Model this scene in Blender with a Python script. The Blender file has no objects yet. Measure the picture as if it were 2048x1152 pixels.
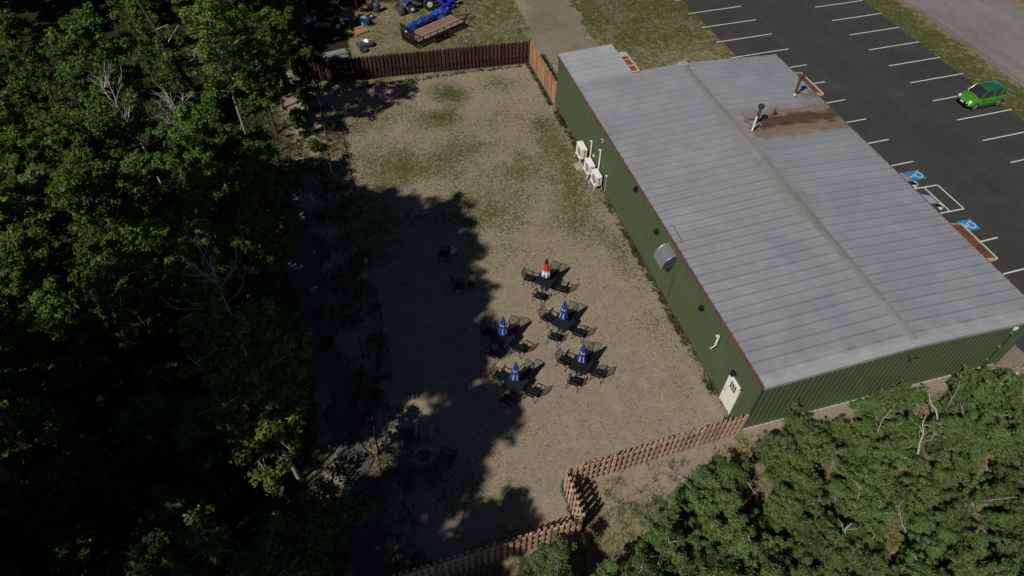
import bpy, math, random
import numpy as np
from mathutils import Vector, Matrix, noise as mnoise

SC = bpy.context.scene
COL = SC.collection
PI = math.pi
R = math.radians

# ------------------------------------------------------------------ camera
CP = Vector((-15.4825, -12.6419, 28.9139))
yaw, pit, rol = 0.290746, 0.848647, 0.021299
Fw = Vector((math.sin(yaw)*math.cos(pit), math.cos(yaw)*math.cos(pit), -math.sin(pit)))
Rt = Vector((math.cos(yaw), -math.sin(yaw), 0)); Up = Rt.cross(Fw)
c_, s_ = math.cos(rol), math.sin(rol)
Rr = Rt*c_ + Up*s_; Uu = -Rt*s_ + Up*c_
cd = bpy.data.cameras.new('camera'); cam = bpy.data.objects.new('camera', cd); COL.objects.link(cam)
M = Matrix((Rr, Uu, -Fw)).transposed().to_4x4(); M.translation = CP
cam.matrix_world = M
cd.sensor_width = 36; cd.lens = 1342.4755/2048*36; cd.clip_end = 3000; cd.clip_start = 0.1
SC.camera = cam
SC.render.resolution_x = 1024; SC.render.resolution_y = 576

# ------------------------------------------------------------------ sky and sun
SUN_AZ, SUN_EL = 238.5, 46.5            # towards the sun, clockwise from +Y
w = bpy.data.worlds.new('World'); SC.world = w; w.use_nodes = True
nt = w.node_tree; nt.nodes.clear()
sky = nt.nodes.new('ShaderNodeTexSky'); sky.sky_type = 'NISHITA'; sky.sun_disc = False
sky.sun_elevation = R(SUN_EL); sky.sun_rotation = R(SUN_AZ); sky.air_density = 0.6; sky.dust_density = 0.15; sky.altitude = 600
bg = nt.nodes.new('ShaderNodeBackground'); bg.inputs['Strength'].default_value = 0.05
wo = nt.nodes.new('ShaderNodeOutputWorld')
nt.links.new(sky.outputs[0], bg.inputs[0]); nt.links.new(bg.outputs[0], wo.inputs[0])
ld = bpy.data.lights.new('sun', 'SUN'); ld.energy = 5.0; ld.angle = R(0.55); ld.color = (1.0, 0.95, 0.87)
sun = bpy.data.objects.new('sun', ld); COL.objects.link(sun)
sd = Vector((math.sin(R(SUN_AZ))*math.cos(R(SUN_EL)), math.cos(R(SUN_AZ))*math.cos(R(SUN_EL)), math.sin(R(SUN_EL))))
sun.rotation_euler = sd.to_track_quat('Z', 'Y').to_euler(); sun.location = (-60, -40, 60)
SC.view_settings.view_transform = 'Standard'; SC.view_settings.look = 'None'
SC.view_settings.exposure = -0.38; SC.view_settings.gamma = 1; SC.view_settings.use_curve_mapping = False

# ------------------------------------------------------------------ materials
def nodes(name):
    m = bpy.data.materials.new(name); m.use_nodes = True
    t = m.node_tree; b = t.nodes['Principled BSDF']
    return m, t, b
def N(t, kind, **kw):
    n = t.nodes.new(kind)
    for k, v in kw.items():
        if k.startswith('i_'):
            key = k[2:]; key = int(key) if key.isdigit() else key.replace('_', ' ')
            n.inputs[key].default_value = v
        else: setattr(n, k, v)
    return n
def ramp(t, fac, stops):
    r = t.nodes.new('ShaderNodeValToRGB'); e = r.color_ramp.elements
    while len(e) < len(stops): e.new(0.5)
    for el, (p, c) in zip(e, stops):
        el.position = p; el.color = (c[0], c[1], c[2], 1) if len(c) == 3 else c
    t.links.new(fac, r.inputs[0]); return r.outputs[0]
def mixc(t, fac, a, b, mode='MIX'):
    m = t.nodes.new('ShaderNodeMix'); m.data_type = 'RGBA'; m.blend_type = mode
    for sock, v in ((m.inputs[0], fac), (m.inputs[6], a), (m.inputs[7], b)):
        if hasattr(v, 'is_output') or hasattr(v, 'links'): t.links.new(v, sock)
        elif isinstance(v, (int, float)): sock.default_value = v
        else: sock.default_value = (*v, 1)
    return m.outputs[2]
def math_(t, op, a, b=None, clamp=False):
    m = t.nodes.new('ShaderNodeMath'); m.operation = op; m.use_clamp = clamp
    for i, v in enumerate((a, b)):
        if v is None: continue
        if hasattr(v, 'links'): t.links.new(v, m.inputs[i])
        else: m.inputs[i].default_value = v
    return m.outputs[0]
def noise_(t, scale, detail=4, rough=.55, vec=None, dist=0.0):
    n = N(t, 'ShaderNodeTexNoise'); n.inputs['Scale'].default_value = scale
    n.inputs['Detail'].default_value = detail; n.inputs['Roughness'].default_value = rough
    n.inputs['Distortion'].default_value = dist
    if vec is not None: t.links.new(vec, n.inputs['Vector'])
    return n.outputs['Fac']
def wpos(t):
    return t.nodes.new('ShaderNodeNewGeometry').outputs['Position']
def bump(t, b, h, strength=.4, dist=.02):
    n = t.nodes.new('ShaderNodeBump'); n.inputs['Strength'].default_value = strength; n.inputs['Distance'].default_value = dist
    t.links.new(h, n.inputs['Height']); t.links.new(n.outputs[0], b.inputs['Normal'])
def simple(name, col, rough=.6, metal=0.0, var=.25, scale=6.0, rand=.12, bmp=0.0, spec=.5, coat=0.0):
    """a base colour broken up by two noises and a little per-object variation"""
    m, t, b = nodes(name)
    p = wpos(t)
    n1 = noise_(t, scale, 5, .6, p); n2 = noise_(t, scale*7, 3, .6, p)
    f = math_(t, 'ADD', math_(t, 'MULTIPLY', n1, .65), math_(t, 'MULTIPLY', n2, .35))
    lo = tuple(max(c*(1-var), 0) for c in col); hi = tuple(min(c*(1+var), 1) for c in col)
    c = ramp(t, f, [(.3, lo), (.7, hi)])
    oi = t.nodes.new('ShaderNodeObjectInfo')
    k = math_(t, 'ADD', math_(t, 'MULTIPLY', oi.outputs['Random'], rand*2), 1-rand)
    hsv = N(t, 'ShaderNodeHueSaturation'); t.links.new(c, hsv.inputs['Color']); t.links.new(k, hsv.inputs['Value'])
    t.links.new(hsv.outputs[0], b.inputs['Base Color'])
    b.inputs['Roughness'].default_value = rough; b.inputs['Metallic'].default_value = metal
    b.inputs['Specular IOR Level'].default_value = spec
    if coat: b.inputs['Coat Weight'].default_value = coat; b.inputs['Coat Roughness'].default_value = .05
    if bmp: bump(t, b, n2, bmp, .01)
    return m

def mat_leaf(name, dark, light, trans=.3, yellow=None):
    m, t, b = nodes(name)
    geo = t.nodes.new('ShaderNodeNewGeometry'); oi = t.nodes.new('ShaderNodeObjectInfo')
    n1 = noise_(t, .9, 3, .6, geo.outputs['Position'])
    f = math_(t, 'ADD', math_(t, 'MULTIPLY', n1, .6), math_(t, 'MULTIPLY', geo.outputs['Random Per Island'], .4))
    c = ramp(t, f, [(.28, dark), (.68, light)])
    k = math_(t, 'ADD', math_(t, 'MULTIPLY', oi.outputs['Random'], .5), .75)
    hsv = N(t, 'ShaderNodeHueSaturation'); t.links.new(c, hsv.inputs['Color']); t.links.new(k, hsv.inputs['Value'])
    hue = math_(t, 'ADD', math_(t, 'MULTIPLY', oi.outputs['Random'], .035), .490); t.links.new(hue, hsv.inputs['Hue'])
    t.links.new(hsv.outputs[0], b.inputs['Base Color'])
    b.inputs['Roughness'].default_value = .55; b.inputs['Specular IOR Level'].default_value = .18
    tr = t.nodes.new('ShaderNodeBsdfTranslucent'); t.links.new(hsv.outputs[0], tr.inputs[0])
    mx = t.nodes.new('ShaderNodeMixShader'); mx.inputs[0].default_value = trans
    t.links.new(b.outputs[0], mx.inputs[1]); t.links.new(tr.outputs[0], mx.inputs[2])
    t.links.new(mx.outputs[0], t.nodes['Material Output'].inputs[0])
    return m

def mat_ground():
    m, t, b = nodes('ground')
    p = wpos(t)
    at = N(t, 'ShaderNodeAttribute', attribute_name='cover')   # r grass, g forest litter, b dryness
    sep = t.nodes.new('ShaderNodeSeparateColor'); t.links.new(at.outputs['Color'], sep.inputs[0])
    nL = noise_(t, .35, 6, .62, p); nM = noise_(t, 1.6, 6, .68, p); nF = noise_(t, 8, 4, .7, p); nG = noise_(t, 34, 3, .7, p)
    # bare gravelly dirt
    dirt = ramp(t, nM, [(.3, (.222, .182, .130)), (.52, (.262, .220, .162)), (.72, (.295, .252, .190))])
    dirt = mixc(t, ramp(t, nL, [(.42, (0, 0, 0)), (.66, (.5, .5, .5))]), dirt, (.29, .215, .155))
    dirt = mixc(t, ramp(t, noise_(t, .7, 4, .6, p, .6), [(.5, (0, 0, 0)), (.7, (.35, .35, .35))]), dirt, (.24, .24, .20))
    vor = N(t, 'ShaderNodeTexVoronoi'); vor.inputs['Scale'].default_value = 17; t.links.new(p, vor.inputs['Vector'])
    sc2 = t.nodes.new('ShaderNodeSeparateColor'); t.links.new(vor.outputs['Color'], sc2.inputs[0])
    peb = ramp(t, sc2.outputs[0], [(.0, (.82, .82, .82)), (.5, (1, 1, 1)), (.92, (1.08, 1.07, 1.06)), (1, (1.35, 1.35, 1.35))])
    dirt = mixc(t, .8, dirt, peb, 'MULTIPLY')
    vs = N(t, 'ShaderNodeTexVoronoi'); vs.inputs['Scale'].default_value = 2.3; t.links.new(p, vs.inputs['Vector'])
    vsp = math_(t, 'ADD', vs.outputs['Distance'], math_(t, 'MULTIPLY', nF, .35))
    spot = ramp(t, vsp, [(.26, (.55, .55, .55)), (.34, (0, 0, 0))])
    dirt = mixc(t, spot, dirt, (.13, .115, .065))
    # grass
    gr = ramp(t, nF, [(.28, (.030, .046, .008)), (.5, (.064, .080, .018)), (.74, (.12, .120, .042))])
    dry = ramp(t, nF, [(.3, (.12, .10, .052)), (.7, (.31, .26, .155))])
    fd = math_(t, 'ADD', sep.outputs[2], math_(t, 'MULTIPLY', math_(t, 'SUBTRACT', nM, .5), 3.4))
    gr = mixc(t, ramp(t, fd, [(.35, (0, 0, 0)), (.75, (1, 1, 1))]), gr, dry)
    fg = math_(t, 'ADD', sep.outputs[0], math_(t, 'MULTIPLY', math_(t, 'SUBTRACT', nM, .5), 1.5))
    fg = math_(t, 'ADD', fg, math_(t, 'MULTIPLY', math_(t, 'SUBTRACT', nF, .5), 2.6))
    fg = math_(t, 'ADD', fg, math_(t, 'MULTIPLY', math_(t, 'SUBTRACT', nL, .5), 1.1))
    c = mixc(t, ramp(t, fg, [(.40, (0, 0, 0)), (.68, (1, 1, 1))]), dirt, gr)
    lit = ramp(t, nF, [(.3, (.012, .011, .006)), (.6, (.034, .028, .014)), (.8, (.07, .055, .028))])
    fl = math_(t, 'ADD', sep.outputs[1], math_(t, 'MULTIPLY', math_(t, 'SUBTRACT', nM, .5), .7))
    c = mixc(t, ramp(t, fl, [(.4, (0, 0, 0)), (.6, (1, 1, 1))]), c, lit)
    c = mixc(t, .5, c, ramp(t, nG, [(.3, (.72, .72, .72)), (.7, (1.28, 1.28, 1.28))]), 'MULTIPLY')
    t.links.new(c, b.inputs['Base Color']); b.inputs['Roughness'].default_value = .95; b.inputs['Specular IOR Level'].default_value = .1
    bump(t, b, math_(t, 'ADD', nF, math_(t, 'MULTIPLY', nG, .5)), .55, .04)
    return m

def mat_asphalt(name, base, light, crack=True):
    m, t, b = nodes(name); p = wpos(t)
    nL = noise_(t, .22, 5, .6, p, .5); nM = noise_(t, 1.3, 5, .65, p); nG = noise_(t, 40, 2, .6, p)
    c = ramp(t, nL, [(.3, base), (.7, light)])
    c = mixc(t, .5, c, ramp(t, nM, [(.3, (.84, .85, .83)), (.7, (1.14, 1.13, 1.12))]), 'MULTIPLY')
    c = mixc(t, .6, c, ramp(t, nG, [(.3, (.75, .75, .75)), (.7, (1.3, 1.3, 1.3))]), 'MULTIPLY')
    oil = ramp(t, noise_(t, .9, 3, .5, p, 1.2), [(.70, (1, 1, 1)), (.78, (.72, .72, .74))])
    c = mixc(t, .8, c, oil, 'MULTIPLY')
    vc = N(t, 'ShaderNodeTexVoronoi', feature='DISTANCE_TO_EDGE'); vc.inputs['Scale'].default_value = .16
    wv = N(t, 'ShaderNodeVectorMath', operation='ADD'); nz_ = N(t, 'ShaderNodeTexNoise'); nz_.inputs['Scale'].default_value = .8; t.links.new(p, nz_.inputs['Vector'])
    t.links.new(p, wv.inputs[0]); t.links.new(nz_.outputs['Color'], wv.inputs[1]); t.links.new(wv.outputs[0], vc.inputs['Vector'])
    c = mixc(t, .4 if crack else 0.0, c, ramp(t, vc.outputs['Distance'], [(0.0, (.55, .55, .55)), (.006, (.7, .7, .7)), (.012, (1, 1, 1))]), 'MULTIPLY')
    # long tyre-worn streaks along the lane
    mp = N(t, 'ShaderNodeMapping'); mp.inputs['Scale'].default_value = (1.1, .05, 1); t.links.new(p, mp.inputs['Vector'])
    st = noise_(t, 1.0, 4, .6, mp.outputs[0])
    c = mixc(t, .55, c, ramp(t, st, [(.35, (.86, .86, .85)), (.65, (1.13, 1.12, 1.1))]), 'MULTIPLY')
    t.links.new(c, b.inputs['Base Color']); b.inputs['Roughness'].default_value = .9; b.inputs['Specular IOR Level'].default_value = .2
    bump(t, b, nG, .3, .01)
    return m

def mat_paint_line():
    m, t, b = nodes('line_paint'); p = wpos(t)
    n = noise_(t, 9, 5, .7, p)
    c = ramp(t, n, [(.28, (.26, .26, .25)), (.40, (.56, .56, .54)), (.8, (.66, .66, .64))])
    t.links.new(c, b.inputs['Base Color']); b.inputs['Roughness'].default_value = .7
    return m

RPI_ = .6096
def mat_roof(name, col, tint, rust=True):
    m, t, b = nodes(name); p = wpos(t)
    oi = t.nodes.new('ShaderNodeObjectInfo')
    mp = N(t, 'ShaderNodeMapping'); mp.inputs['Scale'].default_value = (.12, 2.5, 1); t.links.new(p, mp.inputs['Vector'])
    n1 = noise_(t, .9, 5, .62, mp.outputs[0]); n2 = noise_(t, .28, 4, .6, p); n3 = noise_(t, 1.1, 5, .6, p)
    c = ramp(t, n2, [(.32, col), (.68, tint)])
    c = mixc(t, .18, c, ramp(t, n1, [(.3, (.90, .90, .91)), (.7, (1.08, 1.08, 1.07))]), 'MULTIPLY')
    tc = t.nodes.new('ShaderNodeTexCoord'); so = t.nodes.new('ShaderNodeSeparateXYZ'); t.links.new(tc.outputs['Object'], so.inputs[0])
    lap = ramp(t, math_(t, 'MULTIPLY', so.outputs[1], 1/RPI_), [(0.0, (1, 1, 1)), (.10, (1, 1, 1)), (.115, (.50, .50, .52)), (.17, (.64, .64, .66)), (.30, (1, 1, 1))])
    c = mixc(t, .9, c, lap, 'MULTIPLY')
    c = mixc(t, .45, c, ramp(t, noise_(t, .45, 2, .5, p), [(.35, (.93, .93, .93)), (.66, (1.09, 1.09, 1.09))]), 'MULTIPLY')
    c = mixc(t, .35, c, ramp(t, oi.outputs['Random'], [(0, (.92, .92, .93)), (1, (1.07, 1.07, 1.06))]), 'MULTIPLY')
    ro = .42
    if rust:
        sx = t.nodes.new('ShaderNodeSeparateXYZ'); t.links.new(p, sx.inputs[0])
        X, Y = sx.outputs[0], sx.outputs[1]
        wob = math_(t, 'MULTIPLY', math_(t, 'SUBTRACT', noise_(t, .9, 5, .7, p), .5), 2.4)
        def band(v, a, b_, s):     # soft box between a and b_, edges broken up
            v = math_(t, 'ADD', v, wob)
            u = math_(t, 'MULTIPLY', math_(t, 'SUBTRACT', v, a), 1/s, True)
            d = math_(t, 'MULTIPLY', math_(t, 'SUBTRACT', b_, v), 1/s, True)
            return math_(t, 'MULTIPLY', u, d)
        mp2 = N(t, 'ShaderNodeMapping'); mp2.inputs['Scale'].default_value = (.20, 3.4, 1); t.links.new(p, mp2.inputs['Vector'])
        ns = noise_(t, 1.0, 6, .75, mp2.outputs[0], .3)
        f1 = math_(t, 'MULTIPLY', math_(t, 'MULTIPLY', band(X, 7.9, 16.5, 1.0), band(Y, 14.9, 19.1, 1.1)), math_(t, 'MULTIPLY', ns, 1.7))
        c = mixc(t, ramp(t, f1, [(.22, (0, 0, 0)), (.85, (.85, .85, .85))]), c, (.27, .185, .095))
        f2 = math_(t, 'MULTIPLY', math_(t, 'MULTIPLY', band(X, 7.6, 16.5, 1.2), band(Y, 16.0, 18.4, .8)), math_(t, 'MULTIPLY', ns, 2.0))
        c = mixc(t, ramp(t, f2, [(.55, (0, 0, 0)), (1.05, (.95, .95, .95))]), c, (.12, .068, .048))
        f3 = math_(t, 'MULTIPLY', math_(t, 'MULTIPLY', band(X, 13.2, 16.2, .6), band(Y, 18.7, 20.3, .6)), math_(t, 'MULTIPLY', ns, 1.9))
        c = mixc(t, ramp(t, f3, [(.5, (0, 0, 0)), (1.0, (.8, .8, .8))]), c, (.24, .15, .09))
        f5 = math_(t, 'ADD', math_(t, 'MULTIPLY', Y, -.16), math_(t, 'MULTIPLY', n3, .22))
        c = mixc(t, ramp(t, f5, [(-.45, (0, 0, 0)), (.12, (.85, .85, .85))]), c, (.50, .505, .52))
        f4 = math_(t, 'MULTIPLY', math_(t, 'MULTIPLY', band(X, 6.4, 8.6, .6), band(Y, 6, 21, 3)), math_(t, 'MULTIPLY', n1, 1.5))
        c = mixc(t, ramp(t, f4, [(.4, (0, 0, 0)), (1.0, (.6, .6, .6))]), c, (.30, .28, .20))
    t.links.new(c, b.inputs['Base Color'])
    b.inputs['Metallic'].default_value = .35
    t.links.new(ramp(t, n3, [(.3, (.40,)*3), (.7, (.58,)*3)]), b.inputs['Roughness'])
    bump(t, b, n1, .15, .01)
    return m

def mat_wood(name, dark, light, rough=.8, rand=.25):
    m, t, b = nodes(name)
    tc = t.nodes.new('ShaderNodeTexCoord'); oi = t.nodes.new('ShaderNodeObjectInfo')
    mp = N(t, 'ShaderNodeMapping'); mp.inputs['Scale'].default_value = (14, 14, 1.2); t.links.new(tc.outputs['Object'], mp.inputs['Vector'])
    t.links.new(oi.outputs['Random'], mp.inputs['Location'])
    n = noise_(t, 1.5, 5, .65, mp.outputs[0])
    c = ramp(t, n, [(.3, dark), (.7, light)])
    k = math_(t, 'ADD', math_(t, 'MULTIPLY', oi.outputs['Random'], 2*rand), 1-rand)
    hsv = N(t, 'ShaderNodeHueSaturation'); t.links.new(c, hsv.inputs['Color']); t.links.new(k, hsv.inputs['Value'])
    t.links.new(hsv.outputs[0], b.inputs['Base Color']); b.inputs['Roughness'].default_value = rough
    bump(t, b, n, .3, .01)
    return m

def mat_siding():
    m, t, b = nodes('green_siding'); p = wpos(t)
    n1 = noise_(t, .5, 5, .6, p)
    mp = N(t, 'ShaderNodeMapping'); mp.inputs['Scale'].default_value = (6, 6, .35); t.links.new(p, mp.inputs['Vector'])
    n2 = noise_(t, 1, 4, .6, mp.outputs[0])
    c = ramp(t, n1, [(.3, (.070, .100, .047)), (.7, (.082, .110, .054))])
    c = mixc(t, .6, c, ramp(t, n2, [(.3, (.85, .85, .85)), (.7, (1.12, 1.12, 1.12))]), 'MULTIPLY')
    sx = t.nodes.new('ShaderNodeSeparateXYZ'); t.links.new(p, sx.inputs[0])
    # dust splashed up from the ground along the bottom
    low = math_(t, 'ADD', sx.outputs[2], math_(t, 'MULTIPLY', n2, .6))
    c = mixc(t, ramp(t, low, [(.2, (.45, .45, .45)), (.75, (0, 0, 0))]), c, (.17, .15, .10))
    t.links.new(c, b.inputs['Base Color']); b.inputs['Roughness'].default_value = .55; b.inputs['Specular IOR Level'].default_value = .35
    return m

MAT = {}
MAT['ground'] = mat_ground()
MAT['asphalt'] = mat_asphalt('fresh_asphalt', (.039, .039, .040), (.052, .052, .050))
MAT['road'] = mat_asphalt('worn_road', (.165, .160, .155), (.215, .205, .195))
MAT['drive'] = mat_asphalt('gravel_drive', (.14, .117, .095), (.225, .188, .15), False)
MAT['trail'] = mat_asphalt('trail_surface', (.045, .045, .042), (.13, .125, .115), False)
MAT['line'] = mat_paint_line()
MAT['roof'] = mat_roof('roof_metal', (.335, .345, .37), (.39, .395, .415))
MAT['roof_new'] = mat_roof('roof_metal_bright', (.42, .44, .455), (.47, .475, .48), rust=False)
MAT['ridge'] = simple('ridge_metal', (.285, .28, .265), .5, .25, .12, 1.5)
MAT['siding'] = mat_siding()
MAT['rust_trim'] = simple('rusty_eave_trim', (.115, .055, .038), .8, 0, .5, 3)
MAT['white_trim'] = simple('white_trim', (.72, .72, .70), .5, 0, .08, 5)
MAT['white'] = simple('white_paint', (.80, .79, .74), .45, 0, .06, 4, .04)
MAT['pvc'] = simple('white_pvc', (.82, .82, .80), .35, 0, .05, 5)
MAT['black'] = simple('black_metal', (.015, .016, .017), .45, .3, .3, 10)
MAT['darkmesh'] = simple('dark_table_top', (.006, .010, .013), .55, .0, .3, 10)
MAT['darkgrey'] = simple('dark_grey', (.06, .06, .06), .6, 0, .3, 10)
MAT['steel'] = simple('galvanised_steel', (.50, .53, .55), .35, .75, .15, 4)
MAT['glass'] = simple('dark_glass', (.02, .025, .03), .08, 0, .2, 3, .02, 0, .8)
MAT['rust'] = simple('rusted_steel', (.10, .055, .04), .8, .2, .5, 14)
MAT['rustred'] = simple('red_rust', (.20, .06, .05), .8, 0, .4, 14)
MAT['concrete'] = simple('concrete', (.36, .35, .32), .9, 0, .22, 5, .1, .3)
MAT['stone'] = simple('field_stone', (.30, .30, .29), .9, 0, .4, 7, .3, .4)
MAT['mulch'] = simple('red_mulch', (.17, .055, .025), .95, 0, .6, 14, .05, .6)
MAT['cream'] = mat_wood('cream_timber', (.48, .43, .30), (.60, .54, .40))
MAT['shingle'] = simple('brown_shingle', (.14, .055, .03), .9, 0, .5, 6, .25, .4)
MAT['fence_red'] = mat_wood('dark_red_stain', (.032, .010, .008), (.070, .021, .015))
MAT['cedar'] = mat_wood('orange_cedar', (.36, .18, .095), (.58, .34, .20))
MAT['cedar_old'] = mat_wood('weathered_cedar', (.38, .245, .155), (.60, .415, .28))
MAT['deck'] = mat_wood('trailer_planks', (.20, .12, .085), (.31, .20, .14), .8, .15)
MAT['pallet'] = mat_wood('pallet_wood', (.36, .19, .10), (.54, .31, .17))
MAT['grey_wood'] = mat_wood('weathered_board', (.17, .18, .17), (.30, .31, .30))
MAT['bark'] = mat_wood('brown_bark', (.030, .024, .018), (.085, .068, .050))
MAT['birch'] = mat_wood('pale_bark', (.24, .22, .19), (.46, .44, .40))
MAT['dead'] = mat_wood('bleached_branch', (.20, .18, .15), (.40, .37, .32))
MAT['leaf'] = mat_leaf('leaf_broad', (.034, .070, .012), (.125, .195, .030))
MAT['leaf_light'] = mat_leaf('leaf_birch', (.075, .125, .022), (.18, .25, .045))
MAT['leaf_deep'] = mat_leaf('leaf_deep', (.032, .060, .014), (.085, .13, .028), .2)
MAT['leaf_bush'] = mat_leaf('leaf_thicket', (.054, .095, .026), (.165, .230, .062))
MAT['grass'] = mat_leaf('grass_blade', (.036, .052, .012), (.095, .105, .030), .25)
MAT['dry_grass'] = mat_leaf('dry_grass_blade', (.10, .08, .035), (.22, .17, .09), .25)
MAT['weed'] = mat_leaf('weed_leaf', (.036, .048, .014), (.090, .098, .034), .2)
MAT['pebble'] = simple('pebbles', (.30, .28, .25), .9, 0, .3, 20)
MAT['car_green'] = simple('green_car_paint', (.085, .34, .03), .22, .35, .08, 2, .02, 0, .6, 1.0)
MAT['car_roof'] = simple('dark_green_roof_paint', (.02, .16, .06), .25, .3, .08, 2, .02, 0, .6, 1.0)
MAT['tyre'] = simple('rubber', (.015, .015, .015), .85, 0, .3, 12)
MAT['rim'] = simple('alloy_rim', (.62, .63, .64), .3, .7, .1, 9)
MAT['lampglass'] = simple('lamp_glass', (.75, .75, .72), .1, 0, .1, 9, .05, 0, .8)
MAT['redlamp'] = simple('red_lamp', (.45, .02, .02), .2, 0, .1, 9)
MAT['blue_canvas'] = simple('blue_canvas', (.022, .045, .24), .7, 0, .18, 9, .15)
MAT['white_canvas'] = simple('white_canvas', (.72, .72, .76), .8, 0, .1, 9)
MAT['red_canvas'] = simple('red_canvas', (.60, .02, .03), .75, 0, .15, 9)
MAT['black_canvas'] = simple('black_canvas', (.015, .02, .017), .8, 0, .2, 9)
MAT['tarp'] = simple('blue_tarp', (.012, .065, .38), .35, 0, .4, 4, .1, .2)
MAT['tractor'] = simple('tractor_blue', (.02, .06, .36), .35, .1, .25, 6)
MAT['implement'] = simple('violet_blue_paint', (.03, .025, .42), .35, .1, .25, 6)
MAT['hc_blue'] = simple('blue_marking', (.02, .20, .42), .8, 0, .35, 8)
MAT['pale_blue'] = simple('pale_blue_canopy', (.30, .36, .43), .5, 0, .15, 5)
MAT['plastic_blue'] = simple('slate_blue_plastic', (.035, .055, .075), .5, 0, .2, 8)
MAT['plastic_grey'] = simple('pale_grey_plastic', (.24, .27, .28), .5, 0, .2, 8)
MAT['canvas_tan'] = simple('tan_tray', (.45, .43, .33), .8, 0, .2, 8)
MAT['bag'] = simple('white_bag', (.75, .78, .78), .6, 0, .2, 6, .05, .3)
MAT['bluebin'] = simple('blue_plastic_lid', (.18, .32, .44), .5, 0, .2, 8)
MAT['dkgreen_pipe'] = simple('dark_green_pipe', (.045, .085, .05), .5, 0, .2, 8)

# ------------------------------------------------------------------ mesh helpers
def mesh_np(name, V, F, mat):
    """V (n,3) array, F (m,k) int array of equal polygons"""
    V = np.asarray(V, np.float32); F = np.asarray(F, np.int32)
    me = bpy.data.meshes.new(name); me.vertices.add(len(V)); me.vertices.foreach_set('co', V.ravel())
    k = F.shape[1]; me.loops.add(F.size); me.loops.foreach_set('vertex_index', F.ravel())
    me.polygons.add(len(F)); me.polygons.foreach_set('loop_start', np.arange(0, F.size, k, dtype=np.int32))
    me.polygons.foreach_set('loop_total', np.full(len(F), k, np.int32))
    me.update(calc_edges=True); me.materials.append(mat); return me

class MB:
    def __init__(s): s.v = []; s.f = []; s.sm = []
    def add(s, V, F, smooth=False):
        o = len(s.v); s.v += [tuple(p) for p in V]; s.f += [tuple(i+o for i in f) for f in F]; s.sm += [smooth]*len(F)
        return s
    def box(s, c, d, rz=0, rot=None):
        x, y, z = d[0]/2, d[1]/2, d[2]/2
        P = [Vector((a*x, b*y, e*z)) for e in (-1, 1) for b in (-1, 1) for a in (-1, 1)]
        m = rot if rot is not None else Matrix.Rotation(rz, 3, 'Z')
        P = [m @ p + Vector(c) for p in P]
        return s.add(P, [(0, 2, 3, 1), (4, 5, 7, 6), (0, 1, 5, 4), (2, 6, 7, 3), (0, 4, 6, 2), (1, 3, 7, 5)])
    def cyl(s, a, b, r0, r1=None, n=10, cap=True):
        a, b = Vector(a), Vector(b); r1 = r0 if r1 is None else r1
        d = (b-a).normalized(); u = d.orthogonal().normalized(); w_ = d.cross(u)
        P = [a+(u*math.cos(2*PI*i/n)+w_*math.sin(2*PI*i/n))*r0 for i in range(n)]
        P += [b+(u*math.cos(2*PI*i/n)+w_*math.sin(2*PI*i/n))*r1 for i in range(n)]
        s.add(P, [(i, (i+1) % n, n+(i+1) % n, n+i) for i in range(n)], True)
        if cap: s.add(P, [tuple(range(n))[::-1], tuple(range(n, 2*n))])
        return s
    def tube(s, pts, rad, n=6):
        pts = [Vector(p) for p in pts]; rad = rad if hasattr(rad, '__len__') else [rad]*len(pts)
        rings = []; u = None
        for i, p in enumerate(pts):
            d = (pts[min(i+1, len(pts)-1)]-pts[max(i-1, 0)]).normalized()
            u = d.orthogonal().normalized() if u is None else (u-d*u.dot(d)).normalized()
            w_ = d.cross(u); rings += [p+(u*math.cos(2*PI*k/n)+w_*math.sin(2*PI*k/n))*rad[i] for k in range(n)]
        F = [(i*n+k, i*n+(k+1) % n, (i+1)*n+(k+1) % n, (i+1)*n+k) for i in range(len(pts)-1) for k in range(n)]
        s.add(rings, F, True); L = (len(pts)-1)*n
        s.add(rings, [tuple(range(n))[::-1], tuple(range(L, L+n))]); return s
    def prism(s, poly, z0, z1):
        n = len(poly); P = [(x, y, z0) for x, y in poly]+[(x, y, z1) for x, y in poly]
        return s.add(P, [(i, (i+1) % n, n+(i+1) % n, n+i) for i in range(n)]+[tuple(range(n))[::-1], tuple(range(n, 2*n))])
    def lathe(s, prof, n=16, c=(0, 0, 0), flute=0, nf=8):
        P = []
        for r, z in prof:
            for k in range(n):
                a = 2*PI*k/n; rr = r*(1+flute*math.cos(nf*a)); P.append((c[0]+rr*math.cos(a), c[1]+rr*math.sin(a), c[2]+z))
        F = [(i*n+k, i*n+(k+1) % n, (i+1)*n+(k+1) % n, (i+1)*n+k) for i in range(len(prof)-1) for k in range(n)]
        return s.add(P, F, True)
    def sheet(s, poly, z): return s.add([(x, y, z) for x, y in poly], [tuple(range(len(poly)))])
    def data(s, name, mat):
        me = bpy.data.meshes.new(name); me.from_pydata(s.v, [], s.f); me.update()
        me.polygons.foreach_set('use_smooth', s.sm); me.materials.append(mat); return me
    def build(s, name, mat, parent=None, bevel=0): return link(name, s.data(name, mat), parent, bevel)

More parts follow.
